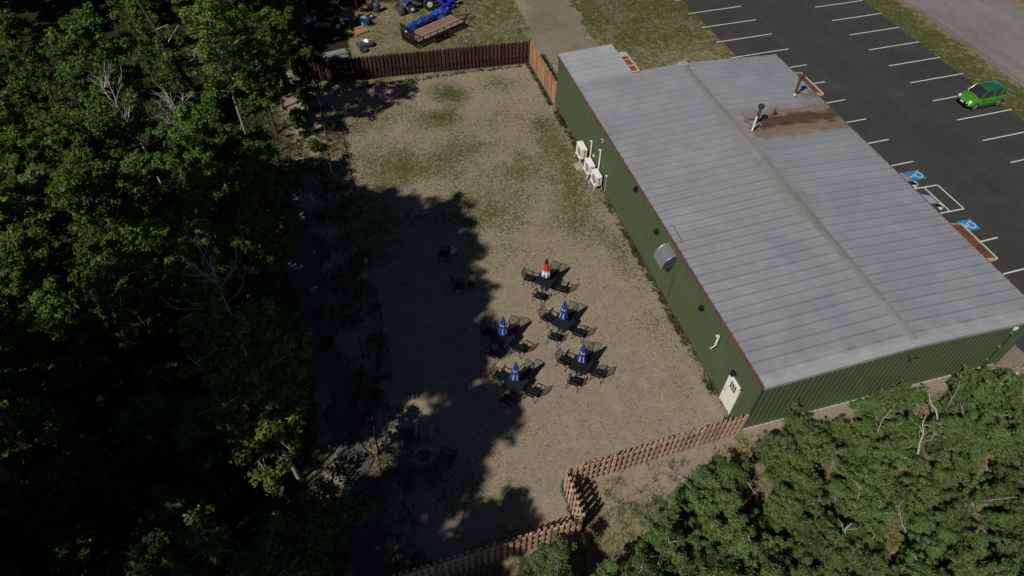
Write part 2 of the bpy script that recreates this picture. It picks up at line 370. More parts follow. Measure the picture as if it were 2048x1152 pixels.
def link(name, me, parent=None, bevel=0):
    o = bpy.data.objects.new(name, me); COL.objects.link(o)
    if parent is not None: o.parent = parent
    if bevel:
        b = o.modifiers.new('bevel', 'BEVEL'); b.width = bevel; b.segments = 2; b.limit_method = 'ANGLE'
    return o
def tag(o, label, cat, group=None):
    o['label'] = label; o['category'] = cat
    if group: o['group'] = group
    return o
def thing(name, label, cat, loc=(0, 0, 0), rz=0, group=None):
    o = bpy.data.objects.new(name, None); COL.objects.link(o); o.empty_display_size = .3
    o.location = loc; o.rotation_euler = (0, 0, rz); return tag(o, label, cat, group)
KIDS = {}
def copy_tree(o, loc=None, rz=None, scale=None, label=None, parent=None):
    c = o.copy(); COL.objects.link(c)
    if parent is not None: c.parent = parent
    if loc is not None: c.location = loc
    if rz is not None: c.rotation_euler = (0, 0, rz)
    if scale is not None: c.scale = scale
    if label: c['label'] = label
    for ch in KIDS.get(o.name, []) or list(o.children):
        k = copy_tree(ch, parent=c)
    return c
def struct(name, me_or_mb, mat=None):
    o = me_or_mb.build(name, mat) if isinstance(me_or_mb, MB) else link(name, me_or_mb)
    o['kind'] = 'structure'; return o
def instance(name, data, parent, loc=(0, 0, 0), rot=(0, 0, 0), scale=(1, 1, 1)):
    o = bpy.data.objects.new(name, data); COL.objects.link(o); o.parent = parent
    o.location = loc; o.rotation_euler = rot; o.scale = scale; return o

# ------------------------------------------------------------------ ground
def sstep(a, b, x): x = np.clip((x-a)/(b-a), 0, 1); return x*x*(3-2*x)
def blob(X, Y, cx, cy, rx, ry, ang=0):
    c, s = math.cos(ang), math.sin(ang); dx, dy = X-cx, Y-cy
    u = (dx*c+dy*s)/rx; v = (-dx*s+dy*c)/ry; return np.clip(1.25-(u*u+v*v)**.5, 0, 1)/1.0
def cover(X, Y):
    """grass, litter, dry amounts at a ground point"""
    g = np.full(X.shape, .10)
    yard = (X > -17.2) & (X < 0) & (Y > -1) & (Y < 35.5)
    g = np.where(yard, .20+.22*sstep(9, 17, Y)*sstep(33, 27, Y), g)
    g = np.where(yard, g-.22*np.maximum(blob(X, Y, -5, 3.5, 5.5, 4.5), .8*blob(X, Y, -4.5, 9, 3.5, 3)), g)
    for b in ((-7.5, 32.3, 1.6, 2.2, .3, .8), (-8.8, 29.3, 1.8, 1.4, 0, .7), (-13, 30.5, 3.2, 1.8, .2, .45), (-9.5, 24.5, 3.4, 2.6, .5, .35),
              (-3, 32.6, 2.3, 1.5, 0, .5), (-13.5, 25, 2.0, 2.8, 0, .35), (-4.5, 21.5, 2.4, 2.0, 0, .3), (-2.2, 17.5, 1.6, 3.5, 0, .35), (-8.5, 18.5, 3, 2, 0, .25),
              (-1.4, 23.8, 1.4, 4.0, 0, .55), (-1.1, 12.5, .9, 3.2, 0, .4), (-1.3, 6.8, 1.2, 2.8, 0, .38), (-1.6, 3.2, .9, 1.8, 0, .35), (-15, 20, 2, 5, 0, .3), (-12, -2.2, 2.6, 1.0, 0, .6),
              (-14, .3, 2.8, 1.8, 0, .3)):
        g = g+.8*b[5]*blob(X, Y, *b[:5])
    g = np.where(yard, np.maximum(g, .62*sstep(.75, .1, -X)*(Y < 29)), g)
    north = (Y > 35.2) & (X < 1.6) | (Y > 28.4) & (X >= -.0) & (X < 17.3) & ~((X < 6) & (Y < 46) & (X > .2))
    g = np.where(north, .78, g)
    g = np.where((Y > 35) & (X < -8) & (Y < 48), .62, g)
    south = (Y < -.6) & (X > -8.9) | (Y < -3.1)
    g = np.where(south, .56+.22*sstep(-1.0, -3.5, Y), g)
    g = np.where(south, g-.42*blob(X, Y, -5.0, -1.2, 3.6, .9)-.2*blob(X, Y, 14.5, -4, 3, 2), g)
    g = np.where((X > 14.9) & (Y < 28.4), .55, g)
    g = np.where(X > 33, .86, g)
    # woods
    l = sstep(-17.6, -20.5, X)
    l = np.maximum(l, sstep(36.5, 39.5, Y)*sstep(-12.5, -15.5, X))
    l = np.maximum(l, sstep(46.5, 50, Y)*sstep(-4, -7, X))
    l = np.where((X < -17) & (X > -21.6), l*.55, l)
    d = np.full(X.shape, .28)
    d = np.where(north & (X > 5), .26+.34*sstep(40, 30, Y), d)
    d = np.where((Y > 35) & (X < 2), .40, d)
    d = np.where(south, .50, d); d = np.where(X > 33, .22+.5*sstep(35.6, 37.3, X), d)
    return np.clip(g, 0, 1), np.clip(l, 0, 1), d
def axis(a, b, step, far):
    core = np.arange(a, b+1e-6, step); ext = [1, 2.5, 5, 9, 15, 25, 45, 90, 180, far]
    return np.concatenate([[a-e for e in ext[::-1]], core, [b+e for e in ext]])
gx = axis(-45, 40, .3, 700); gy = axis(-14, 60, .3, 700)
GX, GY = np.meshgrid(gx, gy); gz = np.zeros(GX.shape)
for j in range(GX.shape[0]):
    for i in range(GX.shape[1]):
        x, y = GX[j, i], GY[j, i]
        if x < 15 and x > -46: gz[j, i] = .035*mnoise.noise((x*.35, y*.35, 0))+.02*mnoise.noise((x*1.3, y*1.3, 3))
calm = (GX > 0-.6) & (GX < 15.4) & (GY > -.5) & (GY < 28.9) | (GX > 14.5); gz[calm] = 0
gz[(GX <= -18) & (GX > -46)] *= 2.2; gz -= .02
V = np.stack([GX.ravel(), GY.ravel(), gz.ravel()], 1); nx = len(gx); ny = len(gy)
idx = np.arange(nx*ny).reshape(ny, nx)
Fq = np.stack([idx[:-1, :-1].ravel(), idx[:-1, 1:].ravel(), idx[1:, 1:].ravel(), idx[1:, :-1].ravel()], 1)
gm = mesh_np('ground', V, Fq, MAT['ground'])
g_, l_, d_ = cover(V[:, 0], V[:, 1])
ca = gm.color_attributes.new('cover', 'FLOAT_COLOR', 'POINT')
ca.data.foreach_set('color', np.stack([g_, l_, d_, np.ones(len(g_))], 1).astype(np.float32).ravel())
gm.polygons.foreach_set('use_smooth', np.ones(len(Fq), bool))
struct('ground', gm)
def gh(x, y):
    if x > 14.5 or (-.6 < x < 15.4 and -.5 < y < 28.9): return -.02
    z = .035*mnoise.noise((x*.35, y*.35, 0))+.02*mnoise.noise((x*1.3, y*1.3, 3))
    return (z*2.2 if -46 < x <= -18 else z)-.02

def wavy(pts, amp=.25, step=.6, seed=0):
    out = []; n = len(pts)
    for i in range(n):
        a = Vector(pts[i]); b = Vector(pts[(i+1) % n]); L = (b-a).length; k = max(1, int(L/step)); nn = Vector((-(b-a).y, (b-a).x))/max(L, 1e-6)
        for j in range(k):
            p = a.lerp(b, j/k); q = p+nn*amp*(mnoise.noise((p.x*.9, p.y*.9, seed))+.5*mnoise.noise((p.x*3, p.y*3, seed)))
            out.append((q.x, q.y))
    return out
def flat(name, poly, z, mat):
    import mathutils
    tri = mathutils.geometry.tessellate_polygon([[Vector((x, y, 0)) for x, y in poly]])
    b = MB(); b.add([(x, y, z) for x, y in poly], [tuple(t) for t in tri]); o = struct(name, b, mat)
    me = o.data; me.update()
    for p in me.polygons:
        if p.normal.z < 0: p.flip()
    return o
th = .0207
def T(x, y): return (x*math.cos(th)-y*math.sin(th), x*math.sin(th)+y*math.cos(th))
flat('parking_lot', wavy([(16.95, -14), (33.2, -14), (33.35, 62), (16.75, 62)], .07, .8, 1), .004, MAT['asphalt'])
flat('road', [(37.45, -60), (46.5, -60), (46.5, 160), (37.45, 160)], .006, MAT['road'])
flat('road_shoulder', wavy([(36.9, -60), (37.5, -60), (37.5, 110), (36.9, 110)], .16, 1.0, 4), .002, MAT['drive'])
flat('driveway', wavy([(1.3, 34.2), (6.4, 32.5), (6.2, 36), (6.5, 44), (7.6, 60), (3.6, 60), (2.6, 45), (.7, 38.5), (.5, 35.4)], 1.0, .4, 9), .045, MAT['drive'])
flat('trail', wavy([(-20.7, 24.5), (-19.4, 24.2), (-18.6, 17.7), (-18.4, 12.6), (-17.9, 8), (-17.5, 3.5), (-17.4, -8), (-19.0, -8), (-18.9, 3.9), (-19.4, 8.6), (-20.2, 13), (-20.5, 18)], .75, .35, 12), .06, MAT['trail'])

# painted stall lines
def pline(a, b, wd=.10, z=.009):
    a, b = Vector(a), Vector(b); n = Vector((-(b-a).y, (b-a).x)).normalized()*wd/2
    m = MB(); q = [a-n, b-n, b+n, a+n]; m.add([(p.x, p.y, z) for p in q], [(0, 1, 2, 3)]); return struct('parking_line', m, MAT['line'])
for i in range(-2, 16):
    y = 39.074-i*2.6336
    if i in (10, 11): continue
    pline(T(16.95+.1*0, y), T(22.3754, y))
for i in range(-2, 16):
    y = 37.0775-i*2.6336; pline(T(28.9086, y), T(34.02, y))
# access aisle box beside the accessible bays
A = [(16.9, 13.36), (21.98, 13.22), (22.05, 10.74), (16.9, 10.82)]
pline(A[0], A[1]); pline((21.98, 13.26), (22.05, 10.70)); pline(A[2], A[3]); pline((20.92, 13.19), (20.98, 10.81))
def hc_symbol(cx, cy, label):
    t = thing('accessible_parking_symbol', label, 'road marking', (cx, cy, .008), group='accessible parking symbols')
    b = MB(); b.sheet([(-.55, -.47), (.55, -.47), (.55, .47), (-.55, .47)], 0); b.build('blue_panel', MAT['hc_blue'], t)
    # symbol drawn with its top towards the building (-X) and its right towards +Y
    def q(u, v): return (-v, u)      # u right, v up
    s = MB(); z = .004
    def stroke(p, w_=.075):
        for a, c in zip(p[:-1], p[1:]):
            a, c = Vector(q(*a)), Vector(q(*c)); n = Vector((-(c-a).y, (c-a).x)).normalized()*w_/2
            s.add([(*(a-n), z), (*(c-n), z), (*(c+n), z), (*(a+n), z)], [(0, 1, 2, 3)])
    ring = [(-.04+.25*math.cos(R(a)), -.2+.25*math.sin(R(a))) for a in range(100, 381, 20)]
    stroke(ring); stroke([(-.06, .30), (-.03, -.02), (.19, -.05), (.28, -.36), (.37, -.36)]); stroke([(-.05, .16), (.16, .14)], .06)
    head = [q(-.07+.075*math.cos(R(a)), .42+.075*math.sin(R(a))) for a in range(0, 360, 40)]; s.sheet(head, z)
    s.build('wheelchair_symbol', MAT['line'], t)
hc_symbol(21.22, 14.48, 'blue painted wheelchair symbol nearer the green car, beside the striped aisle')
hc_symbol(21.22, 9.35, 'blue painted wheelchair symbol half hidden by the long brown awning')

# ------------------------------------------------------------------ metal building
W_, L1, L2, HE, HR, XR = 14.87, 24.62, 28.4, 4.20, 4.60, 7.43
bld = thing('metal_building', 'long dark green metal building with a low ribbed grey roof beside the gravel yard', 'building')
def roofz(x): return HE+(HR-HE)*(x/XR if x < XR else (W_-x)/(W_-XR))
def wall_profile(n_ribs=3, pitch=.305, depth=.032):
    P = []
    for k in range(n_ribs):
        o = k*pitch; P += [(o, depth), (o+.045, depth), (o+.075, 0), (o+pitch-.03, 0)]
    P.append((n_ribs*pitch, depth)); return P
PW = .915
def wall_panel(parent, org, dirv, nrm, length, topf, base=.12):
    """row of ribbed wall panels from org along dirv, ribs proud along nrm"""
    n = int(math.ceil(length/PW)); dirv = Vector(dirv); nrm = Vector(nrm); org = Vector(org)
    for i in range(n):
        prof = [(u, d) for u, d in wall_profile() if i*PW+u <= length+1e-6]
        if len(prof) < 2: continue
        V = []; 
        for u, d in prof:
            p = org+dirv*(i*PW+u)+nrm*d; V += [(p.x, p.y, base), (p.x, p.y, topf(i*PW+u))]
        F = [(2*k, 2*k+2, 2*k+3, 2*k+1) for k in range(len(prof)-1)]
        b = MB(); b.add(V, F); b.build('wall_panel', MAT['siding'], parent)
wall_panel(bld, (0, 0, 0), (1, 0, 0), (0, -1, 0), W_, lambda u: roofz(u)-.03)
wall_panel(bld, (0, 0, 0), (0, 1, 0), (-1, 0, 0), L2, lambda u: HE-.03)
wall_panel(bld, (W_, 0, 0), (0, 1, 0), (1, 0, 0), L1, lambda u: HE-.03)
wall_panel(bld, (3.75, L1, 0), (1, 0, 0), (0, 1, 0), W_-3.75, lambda u: roofz(3.75+u)-.03)
wall_panel(bld, (0, L2, 0), (1, 0, 0), (0, 1, 0), 3.75, lambda u: roofz(u)-.03)
wall_panel(bld, (3.75, L1, 0), (0, 1, 0), (1, 0, 0), L2-L1, lambda u: roofz(3.75)-.03)
b = MB(); b.box((W_/2, -.015, .01), (W_+.1, .08, .12)); MB().box((.0, L2/2, -.01), (.08, L2+.06, .10)).build('footing', MAT['rust_trim'], bld); b.box((W_+.015, L1/2, .05), (.1, L1, .24)); b.box((W_/2, L1+.015, .05), (W_, .1, .24))
b.build('concrete_footing', MAT['concrete'], bld)
for x, y in ((-.02, -.02), (W_+.02, -.02), (W_+.02, L1+.02), (-.02, L2+.02)): MB().box((x, y, 2.10), (.12, .12, 4.04)).build('corner_trim', MAT['siding'], bld)
# roof panels: one per 0.61 m between raised ribs, on each slope
RPI = .6096; OH = .12; OF = .25
def roof_mesh(x0, x1, mat, zoff=0.0):
    xs = np.linspace(x0, x1, 9); b = MB(); prof = [(0, .0), (.012, .055), (.052, .055), (.066, .006), (.28, .006), (.295, .013), (.315, .013), (.33, .006), (RPI-.0, .006)]
    P = []; 
    for x in xs:
        z = roofz(min(max(x, 0), W_)) if 0 <= x <= W_ else HE-(OH*.054)
        P += [(x, y, z+h+zoff) for y, h in prof]
    k = len(prof); F = [(i*k+j, (i+1)*k+j, (i+1)*k+j+1, i*k+j+1) for i in range(len(xs)-1) for j in range(k-1)]
    b.add(P, F); return b.data('roof_panel', mat)
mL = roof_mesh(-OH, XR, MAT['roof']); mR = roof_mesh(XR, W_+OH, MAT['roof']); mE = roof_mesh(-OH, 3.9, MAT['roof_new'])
nP = int(round((L1+OF+.05)/RPI))
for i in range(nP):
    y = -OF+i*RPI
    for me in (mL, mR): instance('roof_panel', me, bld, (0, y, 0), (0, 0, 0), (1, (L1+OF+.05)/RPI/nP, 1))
for i in range(6):
    instance('roof_panel', mE, bld, (0, L1+.06+i*RPI*1.04, .012), (0, 0, 0), (1, 1.04, 1))
# deck below the panels so the roof has thickness
b = MB()
for x0, x1, y0, y1 in ((-OH+.01, XR, -OF+.02, L1+.03), (XR, W_+OH-.01, -OF+.02, L1+.03), (-OH+.01, 3.88, L1+.04, L2+.12)):
    z0, z1 = roofz(max(x0, 0)), roofz(min(x1, W_)); t_ = .12
    b.add([(x0, y0, z0-t_), (x1, y0, z1-t_), (x1, y1, z1-t_), (x0, y1, z0-t_), (x0, y0, z0-.008), (x1, y0, z1-.008), (x1, y1, z1-.008), (x0, y1, z0-.008)],
          [(0, 3, 2, 1), (4, 5, 6, 7), (0, 1, 5, 4), (1, 2, 6, 5), (2, 3, 7, 6), (3, 0, 4, 7)])
b.build('roof_deck', MAT['darkgrey'], bld)
# ridge cap in lengths
for i in range(9):
    y0 = -OF-.02+i*(L1+.35)/9; y1 = y0+(L1+.35)/9-.006; z = .055+(.008 if i % 2 else 0)
    b = MB(); xs = [(-.25, -.018), (-.235, 0.008), (-.05, .03), (.0, .035), (.05, .03), (.235, .008), (.25, -.018)]
    b.add([(XR+.12+x, y, HR+h+z) for y in (y0, y1) for x, h in xs], [(k, k+1, k+8, k+7) for k in range(6)])
    o = b.build('ridge_cap', MAT['ridge'], bld)
b = MB(); b.box((XR+.12, -OF+.1, HR+.085), (.66, .34, .05)); b.build('ridge_end_cap', MAT['roof_new'], bld, .01)
b = MB(); b.box((XR+.12, L1-.1, HR+.085), (.66, .5, .05)); b.build('ridge_end_cap', MAT['roof_new'], bld, .01)
# rake trims (pale) and rusty eave trims, in lengths
def rake(y, x0, x1, mat='white_trim'):
    b = MB(); z0, z1 = roofz(max(min(x0, W_), 0)), roofz(max(min(x1, W_), 0)); yy = (y-.04, y+.11) if y < 5 else (y-.11, y+.04)
    b.add([(x0, yy[0], z0-.16), (x1, yy[0], z1-.16), (x1, yy[1], z1-.16), (x0, yy[1], z0-.16), (x0, yy[0], z0+.05), (x1, yy[0], z1+.05), (x1, yy[1], z1+.05), (x0, yy[1], z0+.05)],
          [(0, 3, 2, 1), (4, 5, 6, 7), (0, 1, 5, 4), (1, 2, 6, 5), (2, 3, 7, 6), (3, 0, 4, 7)])
    b.build('rake_trim', MAT[mat], bld)
for x0, x1 in ((-OH-.02, 3.7), (3.71, XR), (XR+.01, 11.2), (11.21, W_+OH+.02)): rake(-OF, x0, x1, 'roof_new')
rake(L1+.06, 3.9, W_+OH, 'ridge'); rake(L2+.15, -OH-.02, 3.92, 'roof_new')
rnd = random.Random(3)
for side in (0, 1):
    y = -OF
    end = L2+.1 if side == 0 else L1+.05
    while y < end-.1:
        l = min(3.05, end-y); x = -OH-.045 if side == 0 else W_+OH+.045
        b = MB(); b.box((x, y+l/2, HE-.075), (.085, l-.01, .13)); b.build('eave_trim', MAT['rust_trim'], bld); y += l
b = MB(); b.box((3.9, (L1+L2)/2+.1, roofz(3.9)-.01), (.07, L2-L1, .12)); b.build('rake_trim', MAT['roof_new'], bld)
# patches of bare pale edge on the roof beside the trim
# door (yard side)
dY0, dY1, dz = .97, 1.95, 2.14
dr = MB().box((-.062, (dY0+dY1)/2, 1.08), (.05, dY1-dY0-.10, 2.02)).build('door', MAT['white'], bld, .006)
b = MB(); b.box((-.058, dY0+.02, 1.09), (.075, .06, 2.18)); b.box((-.058, dY1-.02, 1.09), (.075, .06, 2.18)); b.box((-.058, (dY0+dY1)/2, 2.15), (.075, dY1-dY0+.02, .06))
b.build('door_frame', MAT['white'], bld)
for r in range(2):
    for c in range(3):
        MB().box((-.092, 1.27+c*.165, 1.60+r*.24), (.012, .125, .19)).build('window_pane', MAT['glass'], dr)
b = MB(); b.cyl((-.09, 1.83, 1.0), (-.15, 1.83, 1.0), .03); b.cyl((-.15, 1.83, 1.0), (-.15, 1.72, .99), .012); b.box((-.09, 1.83, 1.12), (.03, .07, .09)); b.build('door_handle', MAT['steel'], dr)
# wall lamps on the yard side and one under the front ridge
def wall_lamp(x, y, z, ax):
    b = MB()
    P = [(0, -.13, -.11), (0, .13, -.11), (0, .13, .13), (0, -.13, .13), (-.22, -.11, -.08), (-.22, .11, -.08), (-.12, .11, .13), (-.12, -.11, .13)]
    if ax == 'y': P = [(p[1], p[0], p[2]) for p in P]
    b.add([(x+p[0], y+p[1], z+p[2]) for p in P], [(0, 1, 2, 3), (4, 7, 6, 5), (0, 4, 5, 1), (1, 5, 6, 2), (2, 6, 7, 3), (3, 7, 4, 0)])
    o = b.build('wall_lamp', MAT['black'], bld)
    l = MB(); d = (-.11, 0) if ax == 'x' else (0, -.11); l.box((x+d[0], y+d[1], z-.105), (.13, .13, .02)); l.build('lamp_lens', MAT['lampglass'], o)
for y, z in ((14.18, 3.62), (11.05, 3.14), (5.44, 3.02), (1.77, 2.42)): wall_lamp(-.03, y, z, 'x')
b = MB(); b.cyl((7.75, -.03, 3.66), (7.75, -.34, 3.60), .06, .20, 14); b.cyl((7.75, -.34, 3.60), (7.75, -.40, 3.56), .2, .17, 14); b.build('floodlight', MAT['darkgrey'], bld)
# exhaust hood: galvanised half-round canopy over a fan
hd = MB(); n = 9; y0, y1 = 8.72, 9.72; arc = [(-.03-.72*math.sin(R(a)), 2.78+.72*math.cos(R(a))) for a in np.linspace(0, 105, n)]
V = [(x, y, z) for y in (y0, y1) for x, z in arc]; hd.add(V, [(i, i+1, n+i+1, n+i) for i in range(n-1)], True)
hood = hd.build('exhaust_hood', MAT['steel'], bld)
for y in (y0, y1):
    b = MB(); cy = y+(.012 if y == y0 else -.012); b.add([(-.03, cy, 2.65)]+[(x*.985, cy, z-.01) for x, z in arc], [tuple(range(n+1))]); b.build('hood_end', MAT['darkgrey'], hood)
b = MB(); b.tube([(-.03, y0-.01, 3.5)]+[(x-.005, y0-.01, z) for x, z in arc], .016, 6); b.tube([(x-.005, y1+.01, z) for x, z in arc], .016, 6); b.build('hood_rim', MAT['steel'], hood)
b = MB(); b.box((-.35, 9.22, 2.62), (.5, .8, .22)); b.build('exhaust_fan', MAT['black'], hood)
# pipes and little boxes on the yard wall
def pvc(y, z0, z1, r=.05, elbow=True):
    b = MB(); x = -.12; b.cyl((x, y, z0), (x, y, z1), r, n=10)
    b.tube([(x, y, z1-.02), (x, y, z1+.07), (x-.05, y, z1+.13), (x-.14, y, z1+.13)], r*1.25, 10)
    o = b.build('vent_pipe', MAT['pvc'], bld); return o
pvc(20.98, .55, 2.05); pvc(19.45, .6, 2.45, .055); p3 = pvc(3.55, 2.45, 3.02, .055)
b = MB(); b.tube([(-.12, 3.55, 2.47), (-.14, 3.52, 2.38), (-.30, 3.50, 2.30), (-.42, 3.49, 2.27)], .022, 6); b.build('pipe_bracket', MAT['pvc'], p3)
b = MB(); b.tube([(-.08, 19.42, 3.15), (-.10, 19.42, 3.42), (-.22, 19.42, 3.44)], .035, 8); b.build('vent_pipe', MAT['pvc'], bld)
b = MB(); b.tube([(-.06, 19.25, 3.22), (-.06, 19.7, 3.22)], .012, 5); b.build('pipe_bracket', MAT['black'], bld)
MB().box((-.10, 21.3, 1.35), (.12, .28, .42)).build('meter_box', MAT['dkgreen_pipe'], bld, .01)
MB().box((-.08, 20.55, 1.30), (.09, .10, .20)).build('disconnect_box', MAT['white'], bld, .01)
b = MB(); b.box((-.08, 18.22, 1.38), (.08, .08, .16)); b.cyl((-.06, 18.22, .1), (-.06, 18.22, 1.3), .012, n=6); b.build('disconnect_box', MAT['white'], bld)
b = MB(); b.tube([(-.12, 9.85, 2.9), (-.12, 9.85, 3.22), (-.20, 9.85, 3.30)], .06, 8); b.build('vent_pipe', MAT['pvc'], bld)
b = MB(); b.cyl((-.05, 8.45, .6), (-.05, 8.55, 3.4), .012, n=6); b.build('conduit', MAT['siding'], bld)
# cable loop lying on the roof edge above the hood
b = MB(); z = HE+.07; b.tube([(.12, 8.9, z), (.22, 8.95, z+.03), (.24, 10.2, z+.03), (.14, 10.3, z)], .012, 5); b.build('roof_cable', MAT['darkgrey'], bld)
# downspout on the front wall, right end
b = MB(); b.tube([(13.94, -.09, 3.35), (13.94, -.16, 3.28), (13.94, -.16, .35), (13.94, -.34, .16)], .075, 10); o = b.build('downspout', MAT['dkgreen_pipe'], bld)
b = MB(); [b.box((13.94, -.08, z), (.22, .16, .03)) for z in (.9, 2.0, 3.1)]; b.build('pipe_bracket', MAT['steel'], o)
MB().box((13.94, -.03, 3.42), (.2, .1, .16)).build('pipe_box', MAT['white_trim'], bld)
# rooftop pipes
def flash(x, y, mat='ridge', s=.5):
    z = roofz(x); b = MB(); b.box((x, y, z+.06), (s, s, .035)); return b
fl = flash(13.35, 19.6, s=.3).build('pipe_flashing', MAT['ridge'], bld)
b = MB(); b.cyl((13.35, 19.6, roofz(13.35)), (13.35, 19.6, 5.45), .085, n=12); b.build('stack_pipe', MAT['rust'], bld)
b = MB(); b.cyl((13.35, 19.6, 4.3), (13.35, 19.6, 4.5), .12, .1, n=12); b.build('pipe_collar', MAT['cream'], bld)
b = MB(); b.cyl((13.35, 19.6, 5.45), (13.35, 19.6, 5.6), .13, .13, n=12); b.box((13.42, 19.66, 5.72), (.36, .3, .07)); b.cyl((13.35, 19.6, 5.6), (13.35, 19.6, 5.72), .03); b.build('pipe_cap', MAT['rust'], bld)
b = flash(9.0, 17.1, s=.62); b.build('pipe_flashing', MAT['ridge'], bld)
b = MB(); b.cyl((9.0, 17.1, 4.5), (9.0, 17.1, 5.75), .10, n=12); b.build('stack_pipe', MAT['darkgrey'], bld)
b = MB(); b.lathe([(.0, .24), (.10, .22), (.19, .14), (.2, .02), (.17, 0), (0, 0)], 14, (9.0, 17.1, 5.72)); b.build('pipe_cap', MAT['black_canvas'], bld)
b = MB(); b.cyl((8.35, 16.4, 4.55), (8.35, 16.4, 5.62), .05, n=10); b.build('vent_pipe', MAT['pvc'], bld)
b = MB(); b.cyl((8.35, 16.4, 4.5), (8.35, 16.4, 4.62), .09, .06, n=10); b.build('pipe_boot', MAT['rustred'], bld)
b = flash(10.6, 17.7, s=.42); b.build('pipe_flashing', MAT['rustred'], bld)
b = MB(); b.cyl((10.6, 17.7, 4.45), (10.6, 17.7, 4.95), .06, n=10); b.cyl((10.6, 17.7, 4.9), (10.6, 17.7, 5.0), .1, .04, n=10); b.build('vent_pipe', MAT['rust'], bld)
# awnings on the parking side
def awning(y0, y1, xo, zo, name, label, open_top=False):
    a = thing(name, label, 'awning', (W_, (y0+y1)/2, zo), group='brown awnings on the parking side')
    L = y1-y0; D = xo-W_; zt = .55; n = max(2, int(L/.5))
    k = 6
    for i in range(k):                     # shingle courses, lapped
        xa, xb = D*i/k, D*(i+1)/k+.03; za, zb = zt*(1-i/k)+.014*0, zt*(1-(i+1)/k)-.01
        for j in range(n):
            w0 = -L/2+L*j/n+.004; w1 = -L/2+L*(j+1)/n-.004; h = .02+.012*((i*7+j*3) % 3)
            b = MB(); b.add([(xa, w0, za), (xb, w0, zb+.01), (xb, w1, zb+.01), (xa, w1, za), (xa, w0, za+.012), (xb, w0, zb+h+.01), (xb, w1, zb+h+.01), (xa, w1, za+.012)],
                            [(0, 3, 2, 1), (4, 5, 6, 7), (0, 1, 5, 4), (1, 2, 6, 5), (2, 3, 7, 6), (3, 0, 4, 7)])
            b.build('shingle', MAT['shingle'], a)
    b = MB(); b.box((D+.05, 0, .0), (.07, L+.12, .16)); b.build('fascia', MAT['cream'], a)
    for s in (-1, 1):
        b = MB(); y = s*(L/2+.03)
        b.add([(0, y-.02, -.1), (D+.05, y-.02, -.08), (D+.05, y-.02, .07), (0, y-.02, zt+.05), (0, y+.02, -.1), (D+.05, y+.02, -.08), (D+.05, y+.02, .07), (0, y+.02, zt+.05)],
              [(0, 1, 2, 3), (7, 6, 5, 4), (0, 4, 5, 1), (1, 5, 6, 2), (2, 6, 7, 3), (3, 7, 4, 0)]); b.build('side_board', MAT['cream'], a)
    return a
awning(20.95, 23.65, 16.85, 3.0, 'porch_awning', 'shorter brown shingled awning with pale edge near the rusty roof pipe')
awning(4.45, 7.2, 16.98, 3.0, 'porch_awning', 'long brown shingled awning with pale edge nearest the front of the building')
def dome(y0, y1, xo, zc, label):
    a = thing('door_canopy', label, 'canopy', (W_, (y0+y1)/2, zc), group='pale rounded door canopies')
    L = y1-y0; D = xo-W_; n = 8; prof = [(D*math.sin(R(t)), .75*math.cos(R(t))) for t in np.linspace(0, 90, n)]
    b = MB(); b.add([(x, y, z) for y in (-L/2, L/2) for x, z in prof], [(i, i+1, n+i+1, n+i) for i in range(n-1)], True); b.build('canopy_skin', MAT['pale_blue'], a)
    b = MB(); b.tube([(x+.015, -L/2, z+.01) for x, z in prof[-4:]], .035, 6); b.box((D+.01, 0, -.05), (.05, L, .12)); b.build('canopy_rim', MAT['white'], a)
    for i in range(7):
        bb = MB(); bb.cyl((D-.12-i*.05, L/2+.12+i*.17, -.2), (D-.12-i*.05, L/2+.12+i*.17, -.02), .035, n=6); bb.build('lattice_spindle', MAT['cream'], a)
dome(10.72, 11.5, 16.75, 3.0, 'pale blue rounded door canopy nearer the middle of the building')
dome(8.65, 9.4, 16.9, 3.0, 'pale blue rounded door canopy beside the striped parking aisle')
# raised planting bed behind the bright lean-to roof
bed = thing('garden_bed', 'raised bed of red mulch with cream timber edging behind the building', 'garden bed', (7.45, 32.7, 0))
b = MB()
P = [(x, y, .16+.03*mnoise.noise((x*4, y*4, 1))) for y in np.linspace(-1.4, 1.4, 15) for x in np.linspace(-.42, .42, 6)]
b.add(P, [(j*6+i, j*6+i+1, j*6+i+7, j*6+i+6) for j in range(14) for i in range(5)], True); b.build('mulch', MAT['mulch'], bed)
for c, d in (((.46, 0, .12), (.09, 3.0, .28)), ((-.46, 0, .12), (.09, 3.0, .28)), ((0, 1.46, .12), (.83, .09, .28)), ((0, -1.46, .12), (.83, .09, .28)), ((0, .45, .17), (.83, .06, .12)), ((0, -.5, .17), (.83, .06, .12))):
    MB().box(c, d).build('timber_edge', MAT['cream'], bed)
MB().box((0, 1.12, .22), (.8, .5, .04)).build('stone_slab', MAT['concrete'], bed)

